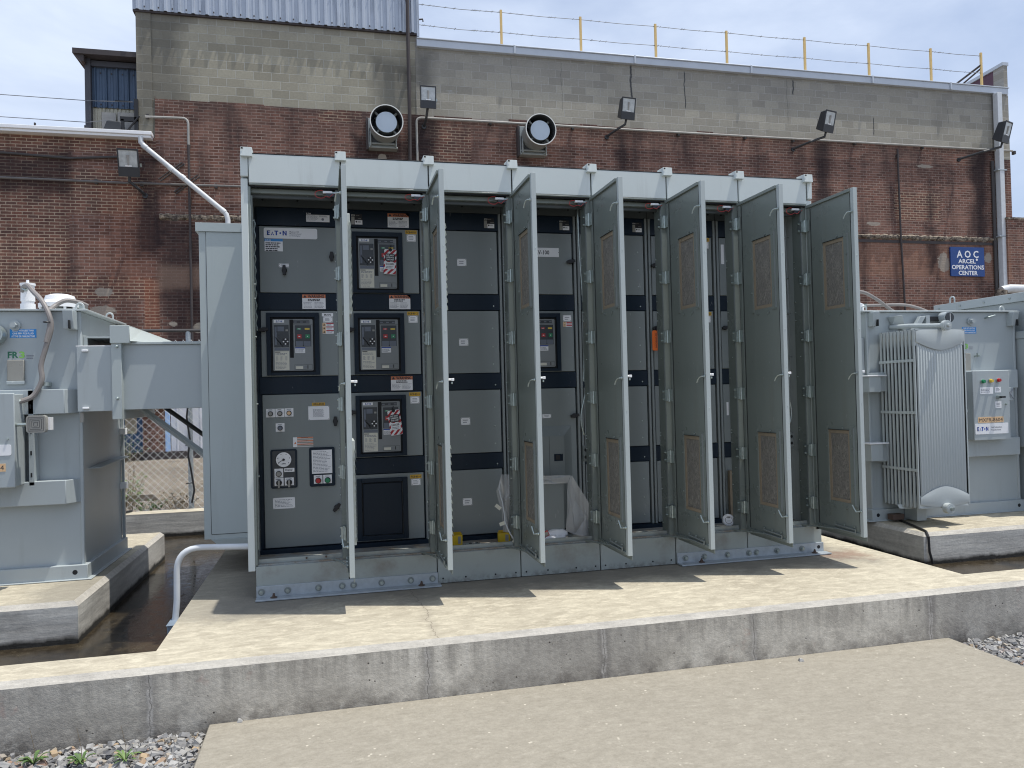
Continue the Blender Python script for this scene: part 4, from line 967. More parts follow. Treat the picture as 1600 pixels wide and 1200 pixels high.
for k in range(NS+1):
    x = k*W7 if k < NS else NS*W7+0.0
    if k == 0: x = -0.006
    if cap_src is None:
        b = MB(); b.hex([(-0.035, -0.042, -0.03), (0.035, -0.042, -0.03), (0.035, 0.06, -0.03), (-0.035, 0.06, -0.03), (-0.033, -0.038, 0.026), (0.033, -0.038, 0.026), (0.033, 0.06, 0.03), (-0.033, 0.06, 0.03)], 'paint')
        b.hex([(-0.03, 0.06, 0.0), (0.03, 0.06, 0.0), (0.03, DEP, -0.10), (-0.03, DEP, -0.10), (-0.02, 0.06, 0.028), (0.02, 0.06, 0.028), (0.02, DEP, -0.05), (-0.02, DEP, -0.05)], 'paint')
        b.box(-0.03, -0.018, -0.0445, -0.042, 0.012, 0.022, 'slot')
        cap_src = part(b, 'ridge_cap', 0.003); cap_src.location = (x, 0, 2.758)
    else:
        o = cap_src.copy(); COL.objects.link(o); o.parent = sg; o.location = (x, 0, 2.758)
# base skirt
for k in range(NS):
    b = MB(); x0, x1 = k*W7+0.003, (k+1)*W7-0.003
    if k == 0: x0 = 0.0
    if k == NS-1: x1 = XR
    b.box(x0, x1, 0.0, 0.03, 0.004, 0.197, 'skirt')
    if 2 <= k <= 4:
        for t in (0.06, 0.33, 0.69, 0.94): b.cyl((x0+(x1-x0)*t, -0.001, 0.034), (x0+(x1-x0)*t, 0.01, 0.034), 0.0065, 'slot', 10)
    part(b, 'base_skirt', 0.002, loc=(0, 0, 0))
b = MB(); b.box(0.0, XR, 0.012, 0.02, 0.0, 0.19, 'slot'); part(b, 'skirt_backing')
b = MB(); b.box(-0.02, XR-0.02, 0.02, YP+0.05, 0.185, 0.206, 'sill'); b.box(0.01, XR-0.06, 0.05, 0.062, 0.206, 0.232, 'skirt')
for x in (0.30, 0.42, 1.7, 2.32): b.cyl((x, 0.056, 0.222), (x, 0.04, 0.222), 0.006, 'rust', 8)
part(b, 'sill')
def angle_iron(x0, x1, bolts, anchors, hole=None):
    b = MB(); b.box(x0, x1, -0.012, 0.0-0.001, 0.006, 0.078, 'galv2'); b.box(x0, x1+0.012, -0.088, -0.012, 0.003, 0.013, 'galv2')
    o = part(b, 'anchor_angle', 0.002)
    for x in bolts:
        c = MB(); c.cyl((x, -0.012, 0.043), (x, -0.016, 0.043), 0.021, 'inner', 18); c.cyl((x, -0.017, 0.043), (x, -0.030, 0.043), 0.0125, 'galv', 6); c.cyl((x, -0.03, 0.043), (x, -0.036, 0.043), 0.007, 'galv', 8)
        c.build('bolt', o)
    for x in anchors:
        c = MB(); c.cyl((x, -0.05, 0.013), (x, -0.05, 0.017), 0.021, 'rust', 14); c.cyl((x, -0.05, 0.017), (x, -0.05, 0.03), 0.010, 'rust', 6); c.cyl((x, -0.05, 0.03), (x, -0.05, 0.04), 0.006, 'rust', 8)
        c.build('anchor_bolt', o)
    if hole: 
        c = MB(); c.cyl((hole, -0.0125, 0.046), (hole, -0.004, 0.046), 0.013, 'slot', 14); c.build('bolt_hole', o)
angle_iron(0.0, 1.122, (0.03, 0.185, 0.37, 0.515, 0.585, 0.76, 0.945, 1.085), (0.105, 1.01))
angle_iron(2.805, 3.972, (2.865, 3.01, 3.19, 3.36, 3.42, 3.585, 3.79), (2.97, 3.87), 3.93)

# interior --------------------------------------------------------
ROWS = dict(B1=(2.388, 2.508), A=(1.938, 2.382), B2=(1.822, 1.934), B=(1.378, 1.817), B3=(1.262, 1.374), C=(0.815, 1.257), B4=(0.702, 0.810), D=(0.243, 0.697))
def screws(b, x0, x1, zs, y, r=0.004, mat='black', xs=(0.12, 0.5, 0.88)):
    for t in xs:
        for z in zs: b.cyl((x0+(x1-x0)*t, y, z), (x0+(x1-x0)*t, y-0.003, z), r, mat, 8)
b = MB(); b.box(-0.0, NS*W7, YP+0.012, YP+0.03, 0.2, 2.62, 'navy')
b.box(0, NS*W7, YP-0.03, YP+0.0, 0.206, 0.236, 'navy')
part(b, 'inner_backing')
b = MB(); b.box(0, NS*W7, YP-0.01, YP+0.01, 2.512, 2.62, 'plenum')
for k in range(NS):
    for t in (0.5, 0.9, 0.1): b.cyl((k*W7+W7*t, YP-0.011, 2.557), (k*W7+W7*t, YP-0.018, 2.557), 0.007, 'slot', 8)
part(b, 'plenum_panel')
b = MB()
for k in range(1, NS): b.box(k*W7-0.001, k*W7+0.001, YP-0.012, YP-0.009, 2.512, 2.62, 'slot')
part(b, 'plenum_seam')
post_src = None
for k in range(1, NS):
    if post_src is None:
        b = MB(); b.box(-0.024, -0.006, -0.02, 0.012, 0.236, 2.51, 'inner'); b.box(0.004, 0.022, -0.02, 0.012, 0.236, 2.51, 'inner'); post_src = part(b, 'inner_post', 0.002); post_src.location = (k*W7, YP, 0)
    else:
        o = post_src.copy(); COL.objects.link(o); o.parent = sg; o.location = (k*W7, YP, 0)
jm = None
for k in range(1, NS+1):
    if jm is None:
        b = MB(); b.box(-0.036, 0.002 if k < NS+1 else 0, 0.012, 0.13, 0.206, 2.555, 'door'); b.box(-0.040, -0.036, 0.014, 0.03, 0.206, 2.54, 'inner')
        for z in (2.16, 2.11, 1.86, 1.78, 1.72, 1.30, 0.92, 0.90, 0.83, 0.60, 0.52, 0.28): b.cyl((-0.036, 0.11, z), (-0.044, 0.11, z), 0.005, 'galv', 8)
        for z in (2.05, 1.45, 0.65): b.cyl((-0.036, 0.065, z), (-0.043, 0.065, z), 0.004, 'galv', 8)
        jm = part(b, 'door_jamb', 0.003); jm.location = (k*W7, 0, 0)
    else:
        o = jm.copy(); COL.objects.link(o); o.parent = sg; o.location = (k*W7, 0, 0)

def sticker(parent, name, x0, x1, z0, z1, y, fn=None, mat='white', th=0.0015, screws_=False):
    b = MB(); b.box(x0, x1, y-th, y-0.0002, z0, z1, mat)
    if fn: fn(b, x0, x1, z0, z1, y-th-0.0004)
    if screws_:
        for sx in (x0+0.005, x1-0.005):
            for sz in (z0+0.005, z1-0.005): b.cyl((sx, y-th, sz), (sx, y-th-0.0012, sz), 0.0022, 'ink', 6)
    return b.build(name, parent, smooth=False)
def fn_warning(b, x0, x1, z0, z1, y, word='WARNING'):
    h = (z1-z0)*0.25; b.face(x0, x1, z1-h, z1, y, 'orange'); w = x1-x0
    b.add([(x0+w*0.04, y-0.0003, z1-h*0.85), (x0+w*0.19, y-0.0003, z1-h*0.85), (x0+w*0.115, y-0.0003, z1-h*0.12)], [(0, 1, 2)], 'ink')
    b.text(word, x0+w*0.24, z1-h*0.88, h*1.05, y-0.0003, 'ink', w*0.7, 'L', 0.035)
    b.lines(x0+w*0.24, x0+w*0.8, z1-h*1.9, z1-h*1.15, 2, y, 'ink', th=0.7)
    b.lines(x0+w*0.05, x0+w*0.48, z0+h*0.25, z1-h*2.05, 5, y, 'inkgrey', th=0.3); b.lines(x0+w*0.52, x0+w*0.95, z0+h*0.25, z1-h*2.05, 5, y, 'inkgrey', th=0.3)
def warn(parent, x0, x1, z0, z1, y=YP-0.012, peel=False):
    o = sticker(parent, 'warning_label', x0, x1, z0, z1, y, fn_warning)
    if peel:
        b = MB(); w = x1-x0; h = z1-z0
        b.add([(x1-w*0.16, y-0.003, z1+0.0005), (x1+0.0008, y-0.003, z1+0.0005), (x1+0.0008, y-0.003, z1-h*0.22)], [(0, 2, 1), (0, 1, 2)], 'navy')
        b.build('peeled_corner', parent, smooth=False)
    return o
def logo(b, x, z, h, w, y, mat='blue'):   # heavy block capitals with a round dot
    g = w/5.0; u = g*0.82
    def R(a, c, d, e): b.face(x+a, x+c, z+d*h, z+e*h, y, mat)
    R(0, u*0.42, 0, 1); R(0, u, 0.78, 1); R(u*0.2, u*0.85, 0.4, 0.6); R(0, u*0.85, 0, 0.22)                       # E
    ax = g*1.0; b.add([(x+ax, y, z), (x+ax+u*0.3, y, z), (x+ax+u*0.55, y, z+h*0.55), (x+ax+u*0.42, y, z+h*0.80)], [(0, 1, 2, 3)], mat)
    b.add([(x+ax+u*0.55, y, z), (x+ax+u*1.0, y, z), (x+ax+u*0.8, y, z+h*0.35)], [(0, 1, 2)], mat)
    tx = g*1.85; R(tx, tx+u*1.15, 0.78, 1); R(tx+u*0.36, tx+u*0.80, 0, 0.78)                                    # T
    b.disc(x+g*3.3, z+h*0.48, h*0.2, y, y+0.0003, mat, 14)
    nx = g*3.85; R(nx, nx+u*0.38, 0, 1); R(nx+u*0.88, nx+u*1.25, 0, 1)
    b.add([(x+nx+u*0.05, y, z+h), (x+nx+u*0.9, y, z), (x+nx+u*1.2, y, z), (x+nx+u*0.4, y, z+h)], [(0, 1, 2, 3)], mat)
def knob(parent, x, z, y=YP-0.012, horiz=False, ang=0):
    b = MB(); b.cyl((0, 0, 0), (0, -0.012, 0), 0.017, 'black', 16); b.tf = Matrix.Rotation(ang, 4, 'Y')
    b.plate([(-0.009, -0.032), (0.009, -0.032), (0.014, 0), (0.009, 0.032), (-0.009, 0.032), (-0.014, 0)], -0.03, -0.012, 'black'); b.tf = None
    return b.build('latch_knob', parent, loc=(x, y, z), bevel=0.002)
def panel_mesh(x0, x1, z0, z1, scr=None):
    b = MB(); b.box(x0, x1, YP-0.012, YP+0.011, z0, z1, 'inner')
    if scr: 
        for (sx, sz) in scr: b.cyl((sx, YP-0.012, sz), (sx, YP-0.016, sz), 0.006, 'galv', 8)
    return b
def breaker(parent, x0, z0, tag_=False, flags=('green', 'amber')):
    """circuit breaker front: face 0.258 x 0.345 with its lower left corner at x0, z0, in a recessed dark bezel"""
    Wd, Hh, y = 0.258, 0.345, YP-0.020
    b = MB(); ox0, ox1, oz0, oz1 = x0-0.040, x0+Wd+0.042, z0-0.030, z0+Hh+0.042; ix0, ix1, iz0, iz1 = x0-0.013, x0+Wd+0.013, z0-0.011, z0+Hh+0.012
    yb = YP-0.028
    for (a, c, d, e) in ((ox0, ix0, oz0, oz1), (ix1, ox1, oz0, oz1), (ix0, ix1, iz1, oz1), (ix0, ix1, oz0, iz0)): b.box(a, c, yb, YP-0.0121, d, e, 'navy')
    b.box(ix0, ix1, YP-0.0135, YP-0.0122, iz0, iz1, 'slot')
    b.build('bezel', parent, bevel=0.004)
    b = MB(); b.rplate(x0, x0+Wd, z0, z0+Hh, y, YP-0.0136, 0.008, 'brk')
    U = lambda u: x0+Wd*u
    V = lambda v: z0+Hh*(1-v)
    def fc(u0, u1, v0, v1, mt, d=0.0008): b.box(U(u0), U(u1), y-d, y, V(v1), V(v0), mt)
    fc(.03, .29, .015, .07, 'white'); logo(b, U(.09), V(.062), Hh*0.035, Wd*0.15, y-0.0012)
    fc(.03, .40, .11, .545, 'brkdark'); fc(.05, .10, .15, .5, 'brkmid', 0.001); fc(.12, .28, .145, .235, 'brkmid', 0.0015); fc(.32, .38, .20, .235, 'lens', 0.002)
    fc(.24, .39, .375, .50, 'black', 0.0016)
    for (u, v) in ((.315, .39), (.315, .48), (.265, .435), (.365, .435)): b.disc(U(u), V(v), 0.0052, y-0.0026, y-0.0016, 'white', 10)
    P = [(.075, .345), (.085, .375), (.145, .43), (.19, .46), (.19, .49), (.225, .50), (.235, .53)]
    for (a, c) in zip(P, P[1:]):
        pa = Vector((U(a[0]), y-0.0014, V(a[1]))); pc = Vector((U(c[0]), y-0.0014, V(c[1]))); d = (pc-pa).normalized(); n_ = Vector((-d.z, 0, d.x))*0.0022
        b.add([pa-n_, pc-n_, pc+n_, pa+n_], [(0, 1, 2, 3), (3, 2, 1, 0)], 'white')
    fc(.04, .405, .56, .60, 'brkmid')
    fc(.04, .40, .62, .985, 'offwhite')
    b.face(U(.05), U(.18), V(.645), V(.63), y-0.0012, 'ink'); b.lines(U(.06), U(.38), V(.70), V(.655), 2, y-0.0012, 'inkgrey')
    for u in (.07, .18, .30): b.lines(U(u), U(u+.06), V(.80), V(.72), 4, y-0.0012, 'inkgrey')
    b.lines(U(.06), U(.36), V(.97), V(.82), 6, y-0.0012, 'inkgrey', th=0.3)
    fc(.42, .515, .01, .75, 'slot', 0.0006); fc(.515, .92, .025, .085, 'brkdark')
    for u in (.53, .69, .84): b.face(U(u), U(u+.07), V(.065), V(.05), y-0.0012, 'inkgrey')
    fc(.50, .99, .10, .105, 'brkdark'); fc(.55, .955, .12, .53, 'brkdark', 0.0014)
    f1, f2 = flags
    fc(.60, .71, .175, .208, f1, 0.0026); b.text('CLOSED' if f1 == 'red' else 'OPEN', U(.655), V(.20), 0.009, y-0.0031, 'white', Wd*0.07, 'C'); fc(.80, .92, .175, .208, f2, 0.0026)
    fc(.61, .715, .30, .375, 'red', 0.006); fc(.815, .92, .30, .375, 'green', 0.006)
    b.face(U(.64), U(.685), V(.345), V(.33), y-0.0065, 'white'); b.face(U(.855), U(.88), V(.345), V(.33), y-0.0065, 'white')
    fc(.57, .75, .43, .53, 'brkmid', 0.003); fc(.765, .94, .43, .53, 'brkmid', 0.003); b.disc(U(.757), V(.52), 0.004, y-0.005, y-0.003, 'black', 8)
    fc(.555, .80, .55, .66, 'white'); b.face(U(.555), U(.80), V(.57), V(.55), y-0.0012, 'blue'); b.lines(U(.57), U(.78), V(.65), V(.585), 3, y-0.0012, 'inkgrey')
    fc(.53, .975, .885, .888, 'slot'); fc(.53, .975, .978, .981, 'slot'); fc(.53, .534, .885, .98, 'slot'); fc(.972, .976, .885, .98, 'slot')
    fc(.56, .74, .915, .968, 'offwhite', 0.002); fc(.85, .87, .90, .965, 'black', 0.002); b.lines(U(.77), U(.84), V(.955), V(.91), 3, y-0.0012, 'inkgrey')
    return b.build('circuit_breaker', parent, bevel=0)
def small_plate(parent, x, z, w, h, n=3, hdr=None, y=YP-0.012):
    def fn(b, x0, x1, z0, z1, yy): b.lines(x0+w*0.22, x1-w*0.22, z0+h*0.2, z1-h*0.2, n, yy, 'inkgrey', th=0.4)
    o = sticker(parent, 'nameplate', x, x+w, z, z+h, y, fn, screws_=True)
    if hdr:
        def fh(b, x0, x1, z0, z1, yy): b.text(hdr, (x0+x1)/2, z0+0.006, 0.018, yy, 'ink', (x1-x0)*0.85, 'C', 0.02)
        sticker(parent, 'tag_plate', x-0.008, x+w+0.008, z+h+0.003, z+h+0.029, y, fh, 'yellow')
    return o
def rating_small(parent, x, z):    # two-piece manufacturer label with white corner
    def fn(b, x0, x1, z0, z1, yy):
        b.face(x0, x0+0.022, z0, z1-0.018, yy, 'lens'); b.face(x0+0.024, x1, z0, z0+0.030, yy, 'white')
        b.text('E.T.N', x0+0.002, z1-0.012, 0.011, yy, 'white', 0.022, 'L', 0.03); b.lines(x0+0.03, x0+0.055, z1-0.013, z1-0.006, 1, yy, 'lens'); b.lines(x0+0.045, x1, z1-0.034, z1-0.028, 1, yy, 'lens')
        b.disc(x0+0.034, z0+0.019, 0.006, yy-0.0003, yy, 'ink', 8); b.lines(x0+0.043, x1-0.008, z0+0.013, z0+0.024, 2, yy-0.0003, 'ink')
    return sticker(parent, 'rating_label', x, x+0.074, z, z+0.072, YP-0.012, fn, 'black')

# bands
def band(k, row, x0=0.028, x1=0.536, face='navy', white_screw=False):
    z0, z1 = ROWS[row]; X0, X1 = k*W7+x0, k*W7+x1
    b = MB(); b.box(X0-0.012, X1+0.008, YP-0.012, YP+0.011, z0, z1, face)
    if white_screw: b.cyl((X1-0.045, YP-0.012, z0+0.03), (X1-0.045, YP-0.016, z0+0.03), 0.006, 'galv', 8)
    else: screws(b, X0, X1, (z0+0.012, z1-0.012), YP-0.012)
    return part(b, 'band_panel', 0.002)
def cpanel(k, row, z=None, scr=False, x0=0.030, x1=0.525):
    z0, z1 = z or ROWS[row]; X0, X1 = k*W7+x0, k*W7+x1
    s_ = [(X1-0.045, z0+(z1-z0)*t) for t in (0.14, 0.42, 0.72)] if scr else None
    b = panel_mesh(X0, X1, z0, z1, s_); return part(b, 'compartment_panel', 0.003)

bands = {}
for k in range(NS):
    for r in ('B1', 'B2', 'B3', 'B4'):
        if r == 'B4' and k in (0, 3): continue
        if k == 6 and r != 'B1' and False: continue
        bands[k, r] = band(k, r, white_screw=(k in (2, 4) and r != 'B1'))
# section 1
p = bands[0, 'B1']
def fn_main(b, x0, x1, z0, z1, y):
    b.text('E.T.N', x0+0.002, z1-0.011, 0.012, y, 'white', 0.028, 'L', 0.03); b.face(x0, x1, z1-0.014, z1, y+0.0002, 'navy')
    b.lines(x0+0.005, x0+0.08, z0+0.008, z1-0.018, 6, y, 'inkgrey', th=0.3); b.lines(x0+0.085, x1-0.005, z1-0.03, z1-0.018, 2, y, 'inkgrey'); b.disc(x1-0.045, z0+0.018, 0.009, y, y+0.0003, 'inkgrey', 10)
sticker(p, 'rating_label', 0.335, 0.488, 2.418, 2.480, YP-0.012, fn_main)
warn(bands[0, 'B2'], 0.298, 0.450, 1.829, 1.926)
pa = cpanel(0, 'A')
def fn_brand(b, x0, x1, z0, z1, y):
    logo(b, x0+0.020, z0+0.021, 0.031, 0.130, y)
    for i, t in enumerate(('Magnum DS', 'Metal-Enclosed', 'LV Switchgear')): b.text(t, x0+0.165, z0+0.042-i*0.013, 0.0125, y, 'inkgrey', None, 'L', 0.01)
b = MB(); b.rplate(0.060, 0.405, 2.300, 2.371, YP-0.0145, YP-0.0122, 0.012, 'white'); fn_brand(b, 0.060, 0.405, 2.300, 2.371, YP-0.015); b.build('brand_plate', pa, smooth=False)
def fn_maint(b, x0, x1, z0, z1, y):
    b.face(x0, x1, z1-0.017, z1, y, 'skyblue'); b.text('E.T.N', x0+0.006, z1-0.0135, 0.012, y-0.0003, 'white', 0.032, 'L', 0.03)
    for i in range(5): b.lines(x0+0.006, x1-0.008, z1-0.022-0.0125*(i+1), z1-0.022-0.0125*i, 1, y, 'ink', th=0.6)
sticker(pa, 'service_label', 0.064, 0.180, 2.214, 2.297, YP-0.012, fn_maint)
small_plate(pa, 0.152, 2.108, 0.064, 0.024, 2); knob(pa, 0.187, 2.086); knob(pa, 0.496, 2.182)
pb = cpanel(0, 'B'); breaker(pb, 0.104, 1.415); knob(pb, 0.045, 1.690, ang=1.45)
def fn_plain(t, sz=0.014):
    def f(b, x0, x1, z0, z1, y): b.text(t, (x0+x1)/2, (z0+z1)/2-sz*0.36, sz, y, 'ink', None, 'C', 0.015)
    return f
sticker(pb, 'name_strip', 0.424, 0.498, 1.779, 1.801, YP-0.012, fn_plain('MAIN', 0.018)); small_plate(pb, 0.432, 1.738, 0.061, 0.040, 3)
def fn_haz(b, x0, x1, z0, z1, y):
    for i in range(3):
        zt = z1-(z1-z0)*i/3; zb = z1-(z1-z0)*(i+0.92)/3; b.face(x0, x0+0.022, zb, zt, y, 'peach'); b.add([(x0+0.005, y-.0003, zb+0.004), (x0+0.018, y-.0003, zb+0.004), (x0+0.0115, y-.0003, zt-0.004)], [(0, 1, 2)], 'ink')
        b.face(x0+0.025, x1, zt-0.007, zt, y, 'redtag'); b.lines(x0+0.027, x1-0.003, zb+0.002, zt-0.009, 2, y, 'inkgrey')
sticker(pb, 'hazard_label', 0.426, 0.499, 1.662, 1.735, YP-0.012, fn_haz)
pc = cpanel(0, 'C', (0.243, 1.257))
def lamp(parent, x, z, lens, name='indicator_lamp', plate=True, r=0.0165, sz=0.056, long=False):
    b = MB()
    if plate: b.box(x-sz/2, x+sz/2, -0.0018, 0, z-sz*0.42, z+sz*0.58, 'white'); b.lines(x-sz*0.25, x+sz*0.25, z+sz*0.40, z+sz*0.52, 1, -0.0022, 'ink')
    b.cyl((x, 0, z), (x, -0.014, z), r, 'black', 20); b.cyl((x, -0.012, z), (x, -0.020, z), r*0.72, lens, 18)
    return b.build(name, parent, loc=(0, YP-0.012, 0))
lamp(pc, 0.080, 1.132, 'lens'); lamp(pc, 0.139, 1.132, 'lens'); lamp(pc, 0.198, 1.133, 'peach'); lamp(pc, 0.139, 1.035, 'brkmid')
small_plate(pc, 0.322, 1.082, 0.137, 0.092, 8, None)
def fh(b, x0, x1, z0, z1, yy): b.text('HRG-8505', (x0+x1)/2, z0+0.004, 0.018, yy, 'ink', (x1-x0)*0.85, 'C', 0.02)
sticker(pc, 'tag_plate', 0.347, 0.432, 1.178, 1.198, YP-0.012, fh, 'yellow')
knob(pc, 0.497, 1.070); knob(pc, 0.494, 0.490, ang=0.7)
def fn_w3(b, x0, x1, z0, z1, y):
    for i in range(3):
        zt = z1-(z1-z0)*i/3; b.face(x0+0.026, x1, zt-0.008, zt, y, 'orange'); b.lines(x0+0.05, x1-0.03, zt-0.007, zt-0.001, 1, y-.0003, 'ink'); b.face(x0+0.026, x1, zt-0.019, zt-0.010, y, 'lens')
    b.add([(x0+0.006, y-.0003, z0+0.02), (x0+0.021, y-.0003, z0+0.02), (x0+0.0135, y-.0003, z0+0.037)], [(0, 1, 2)], 'orange')
sticker(pc, 'warning_strip', 0.220, 0.350, 0.905, 0.970, YP-0.012, fn_w3)
# relay box with ammeter
b = MB(); b.rplate(0.074, 0.243, 0.636, 0.893, YP-0.022, YP-0.0125, 0.012, 'navy'); b.rplate(0.086, 0.231, 0.646, 0.883, YP-0.024, YP-0.022, 0.008, 'brkdark')
b.cyl((0.158, YP-0.024, 0.826), (0.158, YP-0.032, 0.826), 0.052, 'black', 32); b.cyl((0.158, YP-0.032, 0.826), (0.158, YP-0.0335, 0.826), 0.049, 'white', 32)
for i in range(6):
    a = math.radians(215-50*i); b.box(0.158+0.038*math.cos(a)-0.002, 0.158+0.038*math.cos(a)+0.002, YP-0.0340, YP-0.0335, 0.826+0.038*math.sin(a)-0.003, 0.826+0.038*math.sin(a)+0.003, 'ink')
b.add([(0.158, YP-0.035, 0.829), (0.156, YP-0.035, 0.824), (0.122, YP-0.035, 0.803), (0.123, YP-0.035, 0.807)], [(0, 1, 2, 3), (3, 2, 1, 0)], 'ink'); b.cyl((0.158, YP-0.0335, 0.826), (0.158, YP-0.037, 0.826), 0.008, 'ink', 14)
b.text('AMPS', 0.158, 0.795, 0.011, YP-0.0342, 'ink', None, 'C')
b.box(0.098, 0.153, YP-0.026, YP-0.024, 0.708, 0.767, 'white'); b.box(0.160, 0.225, YP-0.026, YP-0.024, 0.743, 0.768, 'white'); b.lines(0.166, 0.22, 0.748, 0.764, 2, YP-0.0264, 'ink')
b.cyl((0.125, YP-0.026, 0.733), (0.125, YP-0.036, 0.733), 0.019, 'black', 20); b.cyl((0.125, YP-0.036, 0.733), (0.125, YP-0.040, 0.733), 0.015, 'lens', 18)
for x in (0.126, 0.191):
    b.box(x-0.029, x+0.029, YP-0.026, YP-0.024, 0.654, 0.705, 'white'); b.lines(x-0.022, x+0.022, 0.692, 0.70, 1, YP-0.0264, 'ink')
    b.cyl((x, YP-0.026, 0.674), (x, YP-0.038, 0.674), 0.0185, 'black', 20); b.box(x-0.006, x+0.006, YP-0.062, YP-0.038, 0.645, 0.690, 'lens')
b.build('meter_panel', pc)
b = MB(); b.rplate(0.321, 0.488, 0.636, 0.898, YP-0.022, YP-0.0125, 0.012, 'navy'); b.box(0.338, 0.470, YP-0.024, YP-0.022, 0.722, 0.880, 'white')
b.lines(0.346, 0.462, 0.732, 0.872, 15, YP-0.0245, 'inkgrey', th=0.3)
for x, mt in ((0.377, 'red'), (0.438, 'green')):
    b.box(x-0.028, x+0.028, YP-0.024, YP-0.022, 0.655, 0.712, 'white'); b.lines(x-0.015, x+0.015, 0.700, 0.707, 1, YP-0.0245, 'ink')
    b.cyl((x, YP-0.024, 0.676), (x, YP-0.034, 0.676), 0.0195, 'black', 20); b.cyl((x, YP-0.034, 0.676), (x, YP-0.042, 0.676), 0.0155, mt, 20)
b.build('control_station', pc)
def fn_txt(b, x0, x1, z0, z1, y): b.lines(x0+0.012, x1-0.012, z0+0.010, z1-0.010, 6, y, 'inkgrey', th=0.35)
sticker(pc, 'instruction_plate', 0.084, 0.224, 0.500, 0.573, YP-0.012, fn_txt, screws_=True)
# section 2
k = 1; o2 = W7
rating_small(bands[1, 'B1'], 0.632, 2.408); warn(bands[1, 'B1'], 0.878, 1.023, 2.394, 2.492, peel=True)
warn(bands[1, 'B2'], 0.876, 1.021, 1.829, 1.926, peel=True); warn(bands[1, 'B3'], 0.876, 1.024, 1.268, 1.365)
for row, z0, hdr in (('A', 1.970, 'FCB-8511'), ('B', 1.412, 'FCB-8512'), ('C', 0.850, 'FCB-8513')):
    pp = cpanel(1, row); breaker(pp, o2+0.114, z0, flags=('red', 'amber') if row == 'B' else ('green', 'amber'))
    small_plate(pp, 1.006, ROWS[row][1]-0.082, 0.062, 0.048, 3, hdr); knob(pp, 0.606, z0+0.275, ang=1.5)
pp = cpanel(1, 'D'); b = MB(); x0, x1, z0, z1 = 0.630, 0.972, 0.252, 0.672
for (a, c, d, e) in ((x0, x0+0.032, z0, z1), (x1-0.032, x1, z0, z1), (x0+0.032, x1-0.032, z1-0.028, z1), (x0+0.032, x1-0.032, z0, z0+0.03)): b.box(a, c, YP-0.030, YP-0.0121, d, e, 'navy')
b.box(x0+0.034, x1-0.034, YP-0.020, YP-0.0122, z0+0.032, z1-0.030, 'slot'); b.box(x0+0.042, x1-0.042, YP-0.024, YP-0.020, z0+0.036, z1-0.036, 'navy'); b.build('blank_cover', pp, bevel=0.003)
small_plate(pp, 1.000, 0.610, 0.062, 0.044, 3, 'FCB-8514')
# section 3
rating_small(bands[2, 'B1'], 1.556, 2.408)
for row, z in (('A', 2.135), ('B', 1.572), ('C', 1.015), ('D', 0.450)):
    pp = cpanel(2, row, scr=row != 'D'); small_plate(pp, 1.356, z, 0.066, 0.050, 2)
# section 4
rating_small(bands[3, 'B1'], 2.116, 2.408)
pp = cpanel(3, 'A')
def fn_lv(b, x0, x1, z0, z1, y): b.text('LV-100', x0+0.093, z0+0.018, 0.042, y-0.0003, 'ink', 0.100, 'L', 0.02); b.cyl((x1-0.004, y, (z0+z1)/2), (x1-0.004, y-.001, (z0+z1)/2), 0.0025, 'ink', 6)
sticker(pp, 'section_sign', 1.840, 2.106, 2.210, 2.276, YP-0.012, fn_lv); knob(pp, 2.190, 2.176, ang=1.4)
pp = cpanel(3, 'B'); breaker(pp, 1.800, 1.413, flags=('red', 'amber')); small_plate(pp, 2.125, 1.742, 0.062, 0.044, 2)
sticker(pp, 'hazard_label', 2.125, 2.192, 1.703, 1.738, YP-0.012, fn_haz)
pp = cpanel(3, 'C', (0.243, 1.257)); small_plate(pp, 1.950, 1.044, 0.066, 0.027, 2); knob(pp, 2.191, 1.056, ang=1.4)
b = MB(); b.hex([(1.72, YP-0.012, 0.99), (2.17, YP-0.012, 0.99), (2.17, YP-0.012, 0.99), (1.72, YP-0.012, 0.99)]+[(1.72, YP-0.012, 0.99)]*4, 'inner')
b = MB(); b.box(1.72, 2.10, YP-0.05, YP-0.0121, 0.26, 0.915, 'inner')
b.add([(1.72, YP-0.05, 0.915), (2.10, YP-0.05, 0.915), (2.165, YP-0.013, 0.985), (1.72, YP-0.013, 0.985)], [(0, 1, 2, 3)], 'inner'); b.add([(2.10, YP-0.05, 0.26), (2.165, YP-0.013, 0.26), (2.165, YP-0.013, 0.985), (2.10, YP-0.05, 0.915)], [(0, 1, 2, 3)], 'inner')
b.box(1.985, 1.987, YP-0.0515, YP-0.05, 0.26, 0.915, 'slot'); b.box(2.02, 2.085, YP-0.054, YP-0.05, 0.735, 0.785, 'navy'); b.box(2.030, 2.062, YP-0.058, YP-0.054, 0.745, 0.777, 'black')
b.build('control_housing', pp, bevel=0.002)
b = MB()
for z in (0.905, 0.585): b.cyl((2.135, YP-0.012, z), (2.135, YP-0.020, z), 0.008, 'galv', 10)
b.build('screw', pp)
